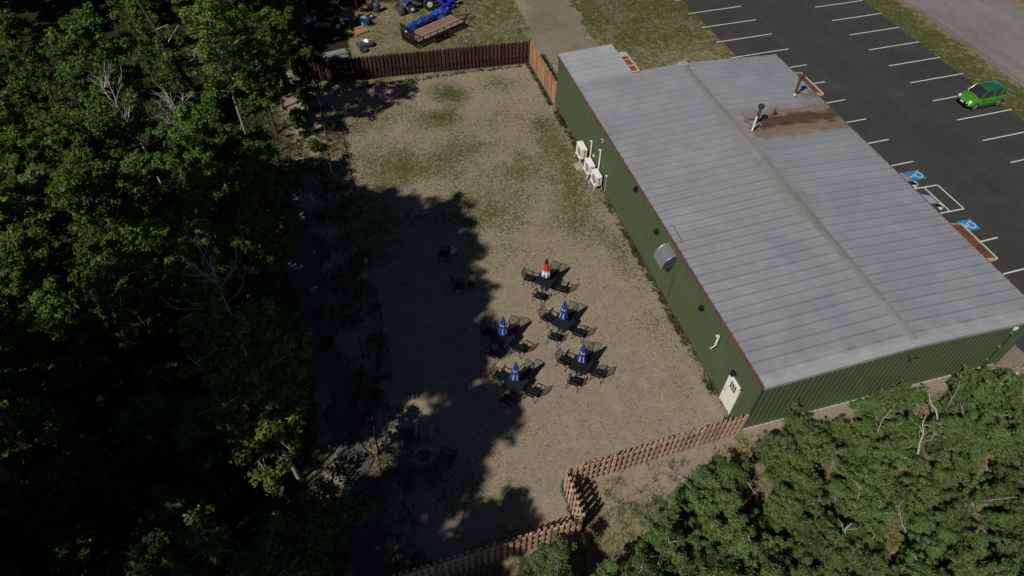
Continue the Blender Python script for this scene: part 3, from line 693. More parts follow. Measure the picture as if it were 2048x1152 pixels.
# ------------------------------------------------------------------ air conditioners
def ac_unit(x, y, ztop, label, size=(.42, .95, .72)):
    t = thing('air_conditioner', label, 'air conditioner', (x, y, 0), group='white outdoor units along the green wall')
    d, l, h = size; z0 = ztop-h
    case = MB().box((0, 0, z0+h/2), (d, l, h)).build('casing', MAT['white'], t, .02)
    b = MB(); b.cyl((-d/2-.001, -.1, z0+h*.5), (-d/2-.012, -.1, z0+h*.5), .29, n=20); b.build('fan_grille', MAT['darkgrey'], t)
    for k in range(3):
        b = MB(); b.lathe([(.08*(k+1)+.004, 0), (.08*(k+1)-.004, .006), (.08*(k+1)-.012, 0)], 18)
        o = b.build('grille_ring', MAT['white'], t); o.rotation_euler = (0, -PI/2, 0); o.location = (-d/2-.013, -.1, z0+h*.5)
    b = MB(); b.box((.02, -l/2-.004, z0+h*.72), (.10, .012, .16)); b.box((.02, -l/2-.004, z0+h*.38), (.10, .012, .10)); b.build('service_valve_cover', MAT['darkgrey'], t)
    for sx in (-1, 1):
        for sy in (-1, 1):
            b = MB(); b.tube([(sx*d*.5, sy*l*.42, z0), (sx*(d*.5+.09), sy*l*.46, 0)], .02, 6); b.build('leg', MAT['pvc'], t)
    b = MB()
    for sy in (-1, 1): b.box((0, sy*l*.42, z0-.02), (d+.12, .04, .04))
    b.box((-d*.5-.03, 0, z0-.02), (.04, l*.9, .04)); b.build('stand_rail', MAT['pvc'], t)
    b = MB(); b.tube([(.05, -l/2, z0+.15), (.10, -l/2-.08, z0+.12), (.22, -l/2-.12, z0+.10), (.24, -l/2-.1, z0-.2)], .022, 6); b.build('refrigerant_line', MAT['black'], t)
    return t
ac_unit(-.42, 21.85, 1.28, 'tall white air conditioner nearest the far end of the green wall', (.42, 1.0, .80))
ac_unit(-.42, 20.25, 1.08, 'middle of the three white air conditioners on stands')
ac_unit(-.42, 18.95, 1.16, 'white air conditioner nearest the camera, beside the long white pipe', (.42, .92, .74))
tag(MB().box((-.75, 21.2, .04), (.6, .7, .12)).build('concrete_pad', MAT['concrete'], None, .015), 'grey concrete pad on the grass below the air conditioners', 'concrete pad')

# ------------------------------------------------------------------ fences
def board_mesh(h, wd, mat):
    b = MB(); w2 = wd/2; t_ = .011; c = .025
    P = [(-w2, 0), (w2, 0), (w2, h-c), (w2-c, h), (-w2+c, h), (-w2, h-c)]
    b.add([(x, -t_, z) for x, z in P]+[(x, t_, z) for x, z in P], [(0, 1, 2, 3, 4, 5), (11, 10, 9, 8, 7, 6)]+[(i, i+6, (i+1) % 6+6, (i+1) % 6) for i in range(6)])
    return b.data('board', mat)
def fence(p0, p1, h, mat, label, period=.272, bw=.14, seed=0):
    p0, p1 = Vector(p0), Vector(p1); d = (p1-p0); L = d.length; d.normalize(); a = math.atan2(d.y, d.x)
    t = thing('wooden_fence', label, 'fence', (p0.x, p0.y, 0), a, 'board fences round the gravel yard')
    me = board_mesh(h, bw, mat); rn = random.Random(seed)
    n = int(L/(period/2))
    for i in range(n):
        s = -1 if i % 2 == 0 else 1; u = (i+.5)*L/n
        o = instance('board', me, t, (u+rn.uniform(-.006, .006), s*.068, .03+rn.uniform(-.012, .012)), (rn.uniform(-.012, .012), rn.uniform(-.006, .006), rn.uniform(-.03, .03)), (1, 1, rn.uniform(.992, 1.008)))
    for z in (.30, h*.52, h-.22):
        k = max(1, round(L/2.4))
        for i in range(k): MB().box(((i+.5)*L/k, 0, z), (L/k-.01, .066, .088)).build('rail', mat, t)
    k = max(1, round(L/2.4))
    for i in range(k+1): MB().box((min(max(i*L/k, .045), L-.045), 0, (h+.06)/2), (.088, .10, h+.06)).build('post', mat, t)
    return t
fence((-18.7, 37.5), (-15.95, 36.05), 1.75, MAT['fence_red'], 'short dark red fence end angled back into the woods', .30, .145, 1)
fence((-15.9, 36.0), (-.15, 34.98), 1.85, MAT['fence_red'], 'long dark red board fence across the far end of the yard', .30, .145, 2)
fence((-.12, 34.85), (-.06, 28.62), 1.85, MAT['cedar'], 'bright cedar board fence running from the dark red fence to the building', .26, .14, 3)
fence((-9.1, -.46), (-.06, -.10), 1.62, MAT['cedar_old'], 'long cedar board fence meeting the building beside the white door', .272, .14, 4)
fence((-9.17, -2.62), (-9.17, -.50), 1.68, MAT['cedar_old'], 'short cedar fence piece turning towards the camera with slatted shadow', .272, .14, 5)
fence((-18.2, -2.95), (-9.25, -2.68), 1.62, MAT['cedar_old'], 'cedar board fence at the bottom edge partly behind bushes', .272, .14, 6)

# chain-link fence between yard and trail
cl = thing('chain_link_fence', 'low rusty chain link fence between the shaded yard and the trail', 'fence', (-17.0, 0, 0))
ys = list(np.arange(-2.0, 35, 2.75))
for i, y in enumerate(ys):
    h = 1.55 if i % 3 else 2.3; b = MB(); b.cyl((0, y, 0), (0.03*math.sin(i*3), y, h), .032, n=7); b.build('post', MAT['rust'], cl)
b = MB(); b.cyl((0, -2, 1.42), (0, 33.7, 1.42), .02, n=6); b.build('top_rail', MAT['rust'], cl)
b = MB(); r_ = .0035; st = .12
for y in np.arange(-2, 33.6, st):
    for s in (0, 1):
        y1 = y+(1.36 if s == 0 else -1.36)
        a = Vector((r_*(s*2-1), y, .04)); c = Vector((r_*(s*2-1), y1, 1.40))
        if y1 < -2 or y1 > 33.7: continue
        b.add([(a.x, a.y-r_, a.z), (a.x, a.y+r_, a.z), (c.x, c.y+r_, c.z), (c.x, c.y-r_, c.z)], [(0, 1, 2, 3)])
o = b.build('wire_mesh', MAT['darkgrey'], cl); o['kind'] = 'stuff'
g2 = thing('fence_post', 'tall dark steel post standing beside the chain link fence in the sun', 'post', (-17.7, 22.4, 0))
MB().cyl((0, 0, 0), (-.02, 0, 1.9), .035, n=8).build('shaft', MAT['rust'], g2); MB().cyl((-.02, 0, 1.9), (-.02, 0, 1.95), .045, .02, n=8).build('cap', MAT['rust'], g2)

# ------------------------------------------------------------------ patio sets
def make_chair():
    t = thing('patio_chair', 'x', 'chair', group='black slatted patio chairs round the umbrella tables')
    w2, sd_, sh = .27, .25, .43       # faces +X (towards the table)
    b = MB(); b.box((0, 0, sh), (.50, .52, .018))
    for i in range(9): b.box((-.22+i*.055, 0, sh+.014), (.028, .5, .012))
    b.build('seat', MAT['black'], t)
    bk = MB(); top = .92; lean = .17
    for s in (-1, 1): bk.tube([(-.22, s*w2, .38), (-.26, s*w2, .60), (-.25-lean, s*w2, top)], .019, 6)
    bk.tube([(-.25-lean, -w2, top), (-.27-lean, 0, top+.035), (-.25-lean, w2, top)], .019, 6); bk.tube([(-.245, -w2, .5), (-.245, w2, .5)], .014, 5)
    bk.build('back_frame', MAT['black'], t)
    for i in range(7):
        y = -.20+i*.0667; MB().tube([(-.25, y, .5), (-.25-lean-.012, y, top+.01)], .0125, 4).build('slat', MAT['black'], t)
    for s in (-1, 1):
        MB().tube([(-.30, s*(w2+.01), .66), (0, s*(w2+.03), .68), (.22, s*(w2+.02), .66), (.25, s*w2, .60), (.22, s*w2, .44)], [.02, .026, .026, .018, .016], 6).build('armrest', MAT['black'], t)
        MB().tube([(.21, s*w2, .44), (.29, s*(w2+.02), 0)], .019, 6).build('leg', MAT['black'], t)
        MB().tube([(-.22, s*w2, .46), (-.33, s*(w2+.02), 0)], .019, 6).build('leg', MAT['black'], t)
    MB().tube([(.24, -w2, .25), (.24, w2, .25)], .009, 5).build('stretcher', MAT['black'], t)
    return t
def make_table():
    t = thing('patio_table', 'x', 'table', group='dark square umbrella tables')
    b = MB(); s = .50; c = .07
    P = [(-s+c, -s), (s-c, -s), (s, -s+c), (s, s-c), (s-c, s), (-s+c, s), (-s, s-c), (-s, -s+c)]; b.prism(P, .705, .725); b.build('table_top', MAT['darkmesh'], t, .004)
    for sx in (-1, 1):
        for sy in (-1, 1): MB().tube([(sx*.42, sy*.42, .70), (sx*.36, sy*.36, .35), (sx*.44, sy*.44, 0)], .017, 6).build('leg', MAT['black'], t)
    b = MB()
    for a, c_2 in (((-.4, -.4), (.4, -.4)), ((.4, -.4), (.4, .4)), ((.4, .4), (-.4, .4)), ((-.4, .4), (-.4, -.4))): b.tube([(*a, .68), (*c_2, .68)], .014, 5)
    b.build('apron_frame', MAT['black'], t); return t
def make_umbrella(kind):
    t = thing('patio_umbrella', 'x', 'umbrella', group='closed umbrellas standing through the dark tables')
    MB().cyl((0, 0, 0), (0, 0, 2.46), .02, n=10).build('pole', MAT['black'], t)
    b = MB(); b.lathe([(.23, 0), (.22, .05), (.06, .08), (.03, .3), (0, .3)], 16); b.build('base', MAT['black'], t)
    prof = [(.215, 1.12), (.20, 1.3), (.165, 1.55), (.13, 1.8), (.115, 1.9), (.10, 2.1), (.06, 2.35), (.02, 2.46)]
    def seg(z0, z1, k=1.0):
        zs = [z for _, z in prof]; rs = [r for r, _ in prof]; zz = np.linspace(z0, z1, 6)
        return [(float(np.interp(z, zs, rs))*k, float(z)) for z in zz]
    m0 = {'blue': 'blue_canvas', 'red': 'red_canvas'}[kind]
    if kind == 'blue':
        MB().lathe(seg(1.12, 2.46), 48, flute=.24, nf=8).build('canopy', MAT[m0], t)
        MB().lathe(seg(1.78, 1.84, 1.05), 48, flute=.16, nf=8).build('tie_strap', MAT['white_canvas'], t)
        for a in (200, 245):
            b = MB(); ca, sa = math.cos(R(a)), math.sin(R(a))
            b.add([(ca*.27-sa*w_*.016, sa*.27+ca*w_*.016, z) if z < 1.5 else (ca*.20-sa*w_*.014, sa*.20+ca*w_*.014, z) for z, w_ in ((1.28, -1), (1.28, 1), (1.62, 1), (1.62, -1))], [(0, 1, 2, 3)])
            b.build('printed_stripe', MAT['white_canvas'], t)
    else:
        MB().lathe(seg(1.12, 1.30), 48, flute=.24, nf=8).build('canopy_hem', MAT['white_canvas'], t)
        MB().lathe(seg(1.30, 1.55), 48, flute=.24, nf=8).build('canopy_band', MAT['white_canvas'], t)
        MB().lathe(seg(1.55, 2.12), 48, flute=.24, nf=8).build('canopy', MAT['red_canvas'], t)
        MB().lathe(seg(2.12, 2.46), 48, flute=.24, nf=8).build('canopy_top', MAT['black_canvas'], t)
        for a in (180, 225, 270):
            b = MB(); ca, sa = math.cos(R(a)), math.sin(R(a))
            b.add([(ca*.275-sa*w_*.03, sa*.275+ca*w_*.03, z) for z, w_ in ((1.14, -1), (1.14, 1), (1.42, .6), (1.42, -.6))], [(0, 1, 2, 3)]); b.build('printed_stripe', MAT['blue_canvas'], t)
    return t
sets = [((-6.37, 11.25), 'red', 'the table with the red umbrella', 'far'),
        ((-6.37, 8.15), 'blue', 'the middle right-hand table', 'mid right'),
        ((-9.76, 7.95), 'blue', 'the left table nearest the tree shade', 'mid left'),
        ((-6.37, 5.25), 'blue', 'the nearest right-hand table', 'near right'),
        ((-9.90, 5.10), 'blue', 'the table lowest on the left', 'near left')]
tlab = ['dark square patio table with the red, white and black umbrella', 'dark square patio table in the middle of the right-hand row', 'dark square patio table on the left next to the tree shade', 'dark square patio table nearest the camera in the right-hand row', 'dark square patio table lowest on the left of the group']
ulab = ['closed umbrella in red and white with black top on the farthest table', 'closed blue umbrella on the middle table of the right-hand row', 'closed blue umbrella on the left table touching the tree shade', 'closed blue umbrella on the nearest table of the right-hand row', 'closed blue umbrella on the lowest left table']
chair0 = make_chair(); table0 = make_table(); umbB = make_umbrella('blue'); umbR = make_umbrella('red')
rn = random.Random(5); fc = ft = fb = True
TA = R(45)
for k, ((x, y), kind, nm, _) in enumerate(sets):
    ja = rn.uniform(-.08, .08); z = gh(x, y)
    if k == 0: t = table0; t.location = (x, y, z); t.rotation_euler = (0, 0, TA+ja); t['label'] = tlab[k]
    else: copy_tree(table0, (x, y, z), TA+ja, label=tlab[k])
    if kind == 'red': u = umbR; u.location = (x, y, z); u['label'] = ulab[k]
    elif fb: u = umbB; fb = False; u.location = (x, y, z); u['label'] = ulab[k]
    else: copy_tree(umbB, (x, y, z), rn.uniform(0, 1), label=ulab[k])
    for ang, side in ((135, 'left'), (228, 'near'), (318, 'right'), (47, 'far')):
        rr = rn.uniform(.90, 1.0); a = R(ang)+rn.uniform(-.07, .07)+ja; px, py = x+rr*math.cos(a), y+rr*math.sin(a)
        lab = 'black slatted chair on the %s side of %s' % (side, nm)
        rz = a+PI+rn.uniform(-.14, .14)
        if fc: fc = False; chair0.location = (px, py, gh(px, py)); chair0.rotation_euler = (0, 0, rz); chair0['label'] = lab
        else: copy_tree(chair0, (px, py, gh(px, py)), rz, label=lab)
# odd chairs and little table left in the tree shade
c1 = copy_tree(chair0, (-11.15, 12.35, gh(-11.15, 12.35)), R(-20), label='black patio chair standing alone at the shade edge beside the small round table'); c1['group'] = 'loose patio chairs in the tree shade'
c2 = copy_tree(chair0, (-11.45, 15.1, gh(-11.45, 15.1)), R(160), label='black patio chair in the shade beside the little square table'); c2['group'] = 'loose patio chairs in the tree shade'
st_ = thing('side_table', 'small dark round side table at the edge of the tree shade', 'table', (-10.42, 12.25, gh(-10.42, 12.25)))
MB().lathe([(0, .46), (.25, .46), (.26, .48), (.25, .50), (0, .50)], 18).build('table_top', MAT['rust'], st_)
for a in (30, 150, 270): MB().tube([(.17*math.cos(R(a)), .17*math.sin(R(a)), .46), (.24*math.cos(R(a)), .24*math.sin(R(a)), 0)], .012, 5).build('leg', MAT['black'], st_)
st2 = thing('side_table', 'little square table with a pale tray top in the tree shade', 'table', (-10.9, 15.15, gh(-10.9, 15.15)), R(40))
MB().box((0, 0, .5), (.5, .5, .03)).build('table_top', MAT['canvas_tan'], st2)
for sx in (-1, 1):
    for sy in (-1, 1): MB().cyl((sx*.21, sy*.21, 0), (sx*.21, sy*.21, .49), .015, n=6).build('leg', MAT['black'], st2)

# low lounge chairs around a fire ring
def lounge(x, y, rz, mat, label):
    t = thing('lounge_chair', label, 'chair', (x, y, gh(x, y)), rz, 'lounge chairs round the fire ring')
    for i in range(6):
        u = -.24+i*.096
        MB().add([(.30, u-.043, .37), (-.28, u-.043, .27), (-.28, u+.043, .27), (.30, u+.043, .37), (.30, u-.043, .39), (-.28, u-.043, .29), (-.28, u+.043, .29), (.30, u+.043, .39)],
                 [(0, 1, 2, 3), (7, 6, 5, 4), (0, 4, 5, 1), (1, 5, 6, 2), (2, 6, 7, 3), (3, 7, 4, 0)]).build('seat_slat', mat, t)
    for i in range(6):
        u = -.25+i*.10; hh = .98-.10*abs(i-2.5)/2.5
        MB().add([(-.27, u-.044, .26), (-.56, u*1.15-.05, hh), (-.56, u*1.15+.05, hh), (-.27, u+.044, .26), (-.30, u-.044, .25), (-.59, u*1.15-.05, hh-.01), (-.59, u*1.15+.05, hh-.01), (-.30, u+.044, .25)],
                 [(0, 3, 2, 1), (4, 5, 6, 7), (0, 1, 5, 4), (1, 2, 6, 5), (2, 3, 7, 6), (3, 0, 4, 7)]).build('back_slat', mat, t)
    for s in (-1, 1):
        MB().box((-.02, s*.36, .56), (.74, .13, .025)).build('armrest', mat, t)
        MB().box((.30, s*.32, .28), (.09, .03, .56)).build('leg', mat, t)
        MB().box((-.34, s*.31, .27), (.09, .03, .54)).build('leg', mat, t)
ring = (-15.05, 2.72)
for ang, mt, lab in ((115, 'plastic_blue', 'slate blue lounge chair at the upper left of the fire ring'), (75, 'plastic_grey', 'pale grey lounge chair on the far side of the fire ring'),
                     (330, 'plastic_blue', 'slate blue lounge chair on the right of the fire ring'), (225, 'plastic_blue', 'slate blue lounge chair at the lower left of the fire ring'), (280, 'plastic_blue', 'slate blue lounge chair on the near side of the fire ring')):
    a = R(ang); lounge(ring[0]+1.08*math.cos(a), ring[1]+1.08*math.sin(a), a+PI, MAT[mt], lab)
fr = thing('fire_ring', 'ring of rough stones round ash inside the circle of lounge chairs', 'fire pit', (*ring, gh(*ring)))
def rock(r, seed):
    rn_ = random.Random(seed); b = MB(); ico = []
    n, m_ = 6, 8; P = []
    for i in range(n+1):
        for j in range(m_):
            th_ = PI*i/n; ph = 2*PI*j/m_; k = r*(1+.25*mnoise.noise((math.sin(th_)*math.cos(ph)*1.3+seed, math.sin(th_)*math.sin(ph)*1.3, math.cos(th_)*1.3)))
            P.append((k*math.sin(th_)*math.cos(ph), k*math.sin(th_)*math.sin(ph)*.8, k*math.cos(th_)*.65))
    return b.add(P, [(i*m_+j, (i+1)*m_+j, (i+1)*m_+(j+1) % m_, i*m_+(j+1) % m_) for i in range(n) for j in range(m_)])
rk = [rock(.11, s).data('stone', MAT['stone']) for s in (1, 2, 3)]
for i in range(13):
    a = 2*PI*i/13; instance('stone', rk[i % 3], fr, (.42*math.cos(a), .42*math.sin(a), .06), (0, 0, a*3))
MB().lathe([(0, .03), (.3, .05), (.4, .02)], 14).build('ash', MAT['darkgrey'], fr)

# ------------------------------------------------------------------ green car
def make_car(x, y, rz, label):
    t = thing('parked_car', label, 'car', (x, y, .004), rz)
    # local: front towards +X, length 3.95, width 1.72
    def section(xx, zb, zt, hw, tuck, n=7, crown=.05):
        # half outline from bottom centre up to top centre
        pts = [(0, zb), (hw-.12, zb), (hw-.02, zb+.10), (hw, zb+.28), (hw-.015, zt-.16), (hw-tuck, zt-.03), (hw*.55, zt+crown*.6), (0, zt+crown)]
        return [(xx, yy, zz) for yy, zz in pts]+[(xx, -yy, zz) for yy, zz in pts[-2:0:-1]]
    S = [(-1.96, .40, .72, .58, .14), (-1.90, .30, .92, .74, .10), (-1.70, .24, .98, .83, .08), (-1.2, .22, 1.0, .86, .07), (-.4, .20, .98, .865, .07), (.45, .20, .96, .865, .07),
         (1.0, .20, .93, .86, .10), (1.35, .22, .87, .84, .14), (1.70, .24, .78, .80, .18), (1.90, .28, .66, .70, .18), (1.97, .36, .56, .55, .14)]
    ring_ = [section(*s) for s in S]; n = len(ring_[0]); b = MB()
    V = [p for r_ in ring_ for p in r_]
    b.add(V, [(i*n+k, i*n+(k+1) % n, (i+1)*n+(k+1) % n, (i+1)*n+k) for i in range(len(S)-1) for k in range(n)]+[tuple(range(n)), tuple(range((len(S)-1)*n, len(S)*n))[::-1]], True)
    body = b.build('body', MAT['car_green'], t)
    body.modifiers.new('sub', 'SUBSURF').levels = 1; body.modifiers['sub'].render_levels = 1
    # greenhouse: glass block with painted roof and pillars
    def gh_sec(xx, z0, z1, h0, h1): return [(xx, -h0, z0), (xx, h0, z0), (xx, h1, z1), (xx, -h1, z1)]
    g = [(-1.80, .92, .93, .70, .66), (-1.45, .94, 1.40, .75, .60), (-.9, .95, 1.46, .77, .62), (.0, .95, 1.47, .77, .62), (.42, .94, 1.40, .76, .60), (1.05, .90, .92, .74, .70)]
    b = MB(); V = [p for s in g for p in gh_sec(*s)]
    b.add(V, [(i*4+k, i*4+(k+1) % 4, (i+1)*4+(k+1) % 4, (i+1)*4+k) for i in range(len(g)-1) for k in range(4)]+[(0, 1, 2, 3), (23, 22, 21, 20)]); gl = b.build('window_glass', MAT['glass'], t)
    b = MB(); rs = [(-1.50, 1.385, .60), (-1.30, 1.45, .615), (-.6, 1.495, .63), (0, 1.50, .63), (.34, 1.45, .61), (.46, 1.39, .60)]
    prof = [(-1, -.035), (-.97, .0), (-.6, .028), (0, .04), (.6, .028), (.97, 0), (1, -.035)]
    V = [(xx, f*h, z+dz_) for xx, z, h in rs for f, dz_ in prof]; k = len(prof)
    b.add(V, [(i*k+j, (i+1)*k+j, (i+1)*k+j+1, i*k+j+1) for i in range(len(rs)-1) for j in range(k-1)], True); b.build('roof', MAT['car_roof'], t)
    b = MB()
    for s in (-1, 1):
        b.tube([(1.02, s*.735, .92), (.44, s*.605, 1.41)], .028, 6); b.tube([(-.35, s*.775, .95), (-.35, s*.635, 1.46)], .035, 6)
        b.tube([(-1.78, s*.70, .93), (-1.46, s*.60, 1.41)], .06, 6); b.tube([(-1.15, s*.765, .95), (-1.2, s*.61, 1.44)], .05, 6)
    b.build('pillar', MAT['car_green'], t)
    for s in (-1, 1):
        for xx in (1.22, -1.28):
            w_ = thing('wheel', '', ''); del w_['label']; del w_['category']; w_.parent = t; w_.location = (xx, s*.76, .31)
            b = MB(); b.cyl((0, -.10, 0), (0, .10, 0), .31, n=20); b.build('tyre', MAT['tyre'], w_, .02)
            b = MB(); b.cyl((0, s*.095, 0), (0, s*.112, 0), .215, .20, n=16)
            b.build('rim', MAT['rim'], w_)
            b = MB(); b.cyl((0, s*.08, 0), (0, s*.118, 0), .06, n=10)
            for q in range(5): b.box((.13*math.cos(q*1.2566), s*.113, .13*math.sin(q*1.2566)), (.05, .012, .05))
            b.build('hub', MAT['darkgrey'], w_)
        b = MB(); b.box((.82, s*.90, 1.0), (.12, .16, .11)); b.build('mirror', MAT['car_green'], t, .02)
        b = MB(); b.lathe([(0, .05), (.09, .04), (.125, 0), (.12, -.03)], 14); o = b.build('headlight', MAT['lampglass'], t); o.location = (1.80, s*.60, .68); o.rotation_euler = (0, R(55), s*.3)
        MB().box((-1.93, s*.66, .76), (.06, .16, .18)).build('taillight', MAT['redlamp'], t, .01)
        for xx in (.05, -.8): MB().box((xx, s*.872, .80), (.16, .02, .03)).build('door_handle', MAT['car_green'], t)
        MB().box((0, s*.845, .25), (1.7, .05, .08)).build('sill', MAT['darkgrey'], t)
    MB().box((1.955, 0, .40), (.05, .95, .16)).build('grille', MAT['black'], t, .01)
    MB().box((1.985, 0, .50), (.012, .32, .14)).build('number_plate', MAT['white_trim'], t)
    b = MB(); b.cyl((1.90, 0, .705), (1.93, 0, .725), .05, n=12); b.build('badge', MAT['rim'], t)
    b = MB(); b.box((.99, .2, .965), (.05, .55, .012)); b.box((.99, -.35, .965), (.05, .45, .012)); b.build('wiper', MAT['black'], t)
    return t
CAR = make_car(31.62, 20.75, PI+.02, 'small bright green hatchback parked alone facing the building')

CAR.scale = (.87, .92, 1.0)

# ------------------------------------------------------------------ trailer and yard clutter
tr = thing('utility_trailer', 'flat black utility trailer with plank deck and raised slatted tail gate', 'trailer', (-6.75, 41.25, 0), R(29))
TL, TW = 5.4, 1.75
for i in range(8):
    y = -TW/2+.11+i*(TW-.22)/7; MB().box((.1, y, .60), (TL-.3, .19, .045)).build('plank', MAT['deck'], tr)
b = MB()
for s in (-1, 1): b.box((0, s*(TW/2+.03), .54), (TL, .06, .12)); b.box((0, s*(TW/2+.04), .95), (TL, .05, .05))
for x in (-TL/2, TL/2): b.box((x, 0, .54), (.06, TW, .12))
b.build('frame', MAT['black'], tr)
for s in (-1, 1):
    for i in range(8): MB().box((-TL/2+.03+i*(TL-.06)/7, s*(TW/2+.04), .76), (.05, .05, .38)).build('stake', MAT['black'], tr)
gate = MB(); xg = -TL/2-.1
for z in (.42, .95, 1.72): gate.box((xg, 0, z), (.05, TW+.1, .05))
gate = gate.build('tail_gate', MAT['black'], tr)
for i in range(13): MB().box((xg, -TW/2+i*TW/12, 1.02), (.05, .05, 1.35)).build('gate_bar', MAT['black'], gate)
MB().box((xg-.035, .15, 1.3), (.015, .22, .14)).build('reflector_plate', MAT['white_trim'], gate)
b = MB()
for s in (-1, 1): b.tube([(TL/2, s*.6, .52), (TL/2+1.25, 0, .50)], .045, 6)
b.tube([(TL/2+1.2, 0, .5), (TL/2+1.55, 0, .5)], .05, 8); b.build('tongue', MAT['black'], tr)
b = MB(); b.cyl((TL/2+1.0, .05, .05), (TL/2+1.0, .05, 1.05), .04, n=8); b.box((TL/2+1.0, .12, 1.05), (.04, .2, .03)); b.build('jack', MAT['rust'], tr)
for s in (-1, 1):
    for dx in (-.42, .42):
        b = MB(); b.cyl((-.2+dx, s*(TW/2+.12), .33), (-.2+dx, s*(TW/2+.32), .33), .33, n=16); wv = b.build('wheel', MAT['tyre'], tr)
        b = MB(); b.cyl((-.2+dx, s*(TW/2+.325), .33), (-.2+dx, s*(TW/2+.335), .33), .18, n=12); b.build('rim', MAT['darkgrey'], wv)
    MB().box((-.2, s*(TW/2+.22), .70), (1.75, .26, .03)).build('fender', MAT['black'], tr)

def lumpy(name, mat, c, size, rz, seed, label, cat, amp=.25, freq=1.6, n=16, m_=22):
    """draped or bundled cloth/plastic: a closed, creased lump resting on the ground"""
    P = []
    for i in range(n+1):
        for j in range(m_):
            a = PI*i/n; ph = 2*PI*j/m_; d = Vector((math.cos(a), math.sin(a)*math.cos(ph), math.sin(a)*math.sin(ph)))
            p = Vector((d.x*size[0], d.y*size[1], d.z*size[2]))
            k = 1+amp*(mnoise.noise((p.x*freq+seed, p.y*freq*1.5, p.z*freq*1.5))+.5*mnoise.noise((p.x*freq*3+seed, p.y*freq*3, p.z*freq*3)))
            p = Vector((p.x, p.y*k, max(p.z*k+size[2]*.55, .01))); P.append(tuple(p))
    b = MB(); b.add(P, [(i*m_+j, i*m_+(j+1) % m_, (i+1)*m_+(j+1) % m_, (i+1)*m_+j) for i in range(n) for j in range(m_)])
    o = b.build(name, mat); o.location = c; o.rotation_euler = (0, 0, rz); return tag(o, label, cat)
lumpy('tarp_bundle', MAT['tarp'], (-7.6, 43.1, 0), (2.0, .38, .42), R(33), 3, 'long bundle wrapped in blue tarp lying behind the trailer', 'tarp', .5, 2.0, 30, 18)
lumpy('tarp_bundle', MAT['tarp'], (-5.55, 44.35, 0), (.9, .5, .5), R(20), 8, 'short lump of blue tarp between the trailer and the blue tractor', 'tarp', .5, 2.4)
mw = thing('riding_mower', 'violet blue riding mower standing to the right of the blue tractor', 'mower', (-4.5, 45.9, 0), R(20))
MB().box((.45, 0, .62), (.85, .52, .38)).build('hood', MAT['implement'], mw, .1); MB().box((-.35, 0, .48), (.8, .62, .2)).build('body', MAT['implement'], mw, .06)
MB().prism([(-.45, -.55), (.35, -.55), (.5, -.3), (.5, .3), (.35, .55), (-.45, .55)], .12, .26).build('cutting_deck', MAT['implement'], mw, .03)
MB().box((-.38, 0, .66), (.42, .44, .14)).build('seat', MAT['black'], mw, .05); MB().box((-.60, 0, .86), (.1, .42, .36)).build('seat_back', MAT['black'], mw, .04)
b = MB(); b.tube([(.05, 0, .7), (-.06, 0, 1.0)], .018); b.lathe([(.14, 0), (.155, .012), (.14, .024), (.125, .012), (.14, 0)], 14, (-.07, 0, 1.0)); b.build('steering_wheel', MAT['black'], mw)
for s_1 in (-1, 1):
    b = MB(); b.cyl((-.5, s_1*.32, .25), (-.5, s_1*.52, .25), .25, n=16); w_ = b.build('rear_wheel', MAT['tyre'], mw, .02); b = MB(); b.cyl((-.5, s_1*.5, .25), (-.5, s_1*.53, .25), .12, n=12); b.build('rim', MAT['white_trim'], w_)
    b = MB(); b.cyl((.65, s_1*.32, .18), (.65, s_1*.45, .18), .18, n=14); w_ = b.build('front_wheel', MAT['tyre'], mw, .02); b = MB(); b.cyl((.65, s_1*.44, .18), (.65, s_1*.46, .18), .09, n=12); b.build('rim', MAT['white_trim'], w_)
    MB().box((-.5, s_1*.43, .54), (.62, .26, .05)).build('fender', MAT['implement'], mw, .02)
tc = thing('tractor', 'blue compact tractor with front loader parked at the top edge', 'tractor', (-7.0, 46.35, 0), R(188))
MB().box((.65, 0, .98), (1.3, .55, .5)).build('hood', MAT['tractor'], tc, .08)
MB().box((-.35, 0, .75), (1.1, .5, .35)).build('chassis', MAT['darkgrey'], tc)
MB().box((-.55, 0, 1.02), (.45, .5, .12)).build('seat', MAT['black'], tc, .04); MB().box((-.78, 0, 1.25), (.1, .46, .4)).build('seat_back', MAT['black'], tc, .03)
b = MB(); b.tube([(-.05, 0, 1.05), (-.22, 0, 1.35)], .02); b.lathe([(.17, 0), (.185, .012), (.17, .024), (.155, .012), (.17, 0)], 14, (-.24, 0, 1.36)); b.build('steering_wheel', MAT['black'], tc)
for s in (-1, 1):
    b = MB(); b.cyl((-.65, s*.48, .55), (-.65, s*.80, .55), .55, n=20); w_ = b.build('rear_wheel', MAT['tyre'], tc, .04); b = MB(); b.cyl((-.65, s*.78, .55), (-.65, s*.82, .55), .28, .24, n=14); b.build('rim', MAT['white_trim'], w_)
    b = MB(); b.cyl((.95, s*.42, .33), (.95, s*.64, .33), .33, n=18); w_ = b.build('front_wheel', MAT['tyre'], tc, .03); b = MB(); b.cyl((.95, s*.63, .33), (.95, s*.66, .33), .17, .15, n=14); b.build('rim', MAT['white_trim'], w_)
    b = MB(); b.add([(-1.1, s*.5, .95), (-.65, s*.5, 1.18), (-.2, s*.5, 1.0), (-.2, s*.82, 1.0), (-.65, s*.82, 1.18), (-1.1, s*.82, .95)], [(0, 1, 4, 5), (1, 2, 3, 4)]); b.build('fender', MAT['tractor'], tc)
    MB().tube([(.0, s*.45, 1.25), (.9, s*.5, 1.45), (1.75, s*.5, .55)], .06, 6).build('loader_arm', MAT['tractor'], tc)
    MB().tube([(.3, s*.5, .75), (1.1, s*.5, 1.15)], .035, 6).build('hydraulic_ram', MAT['steel'], tc)
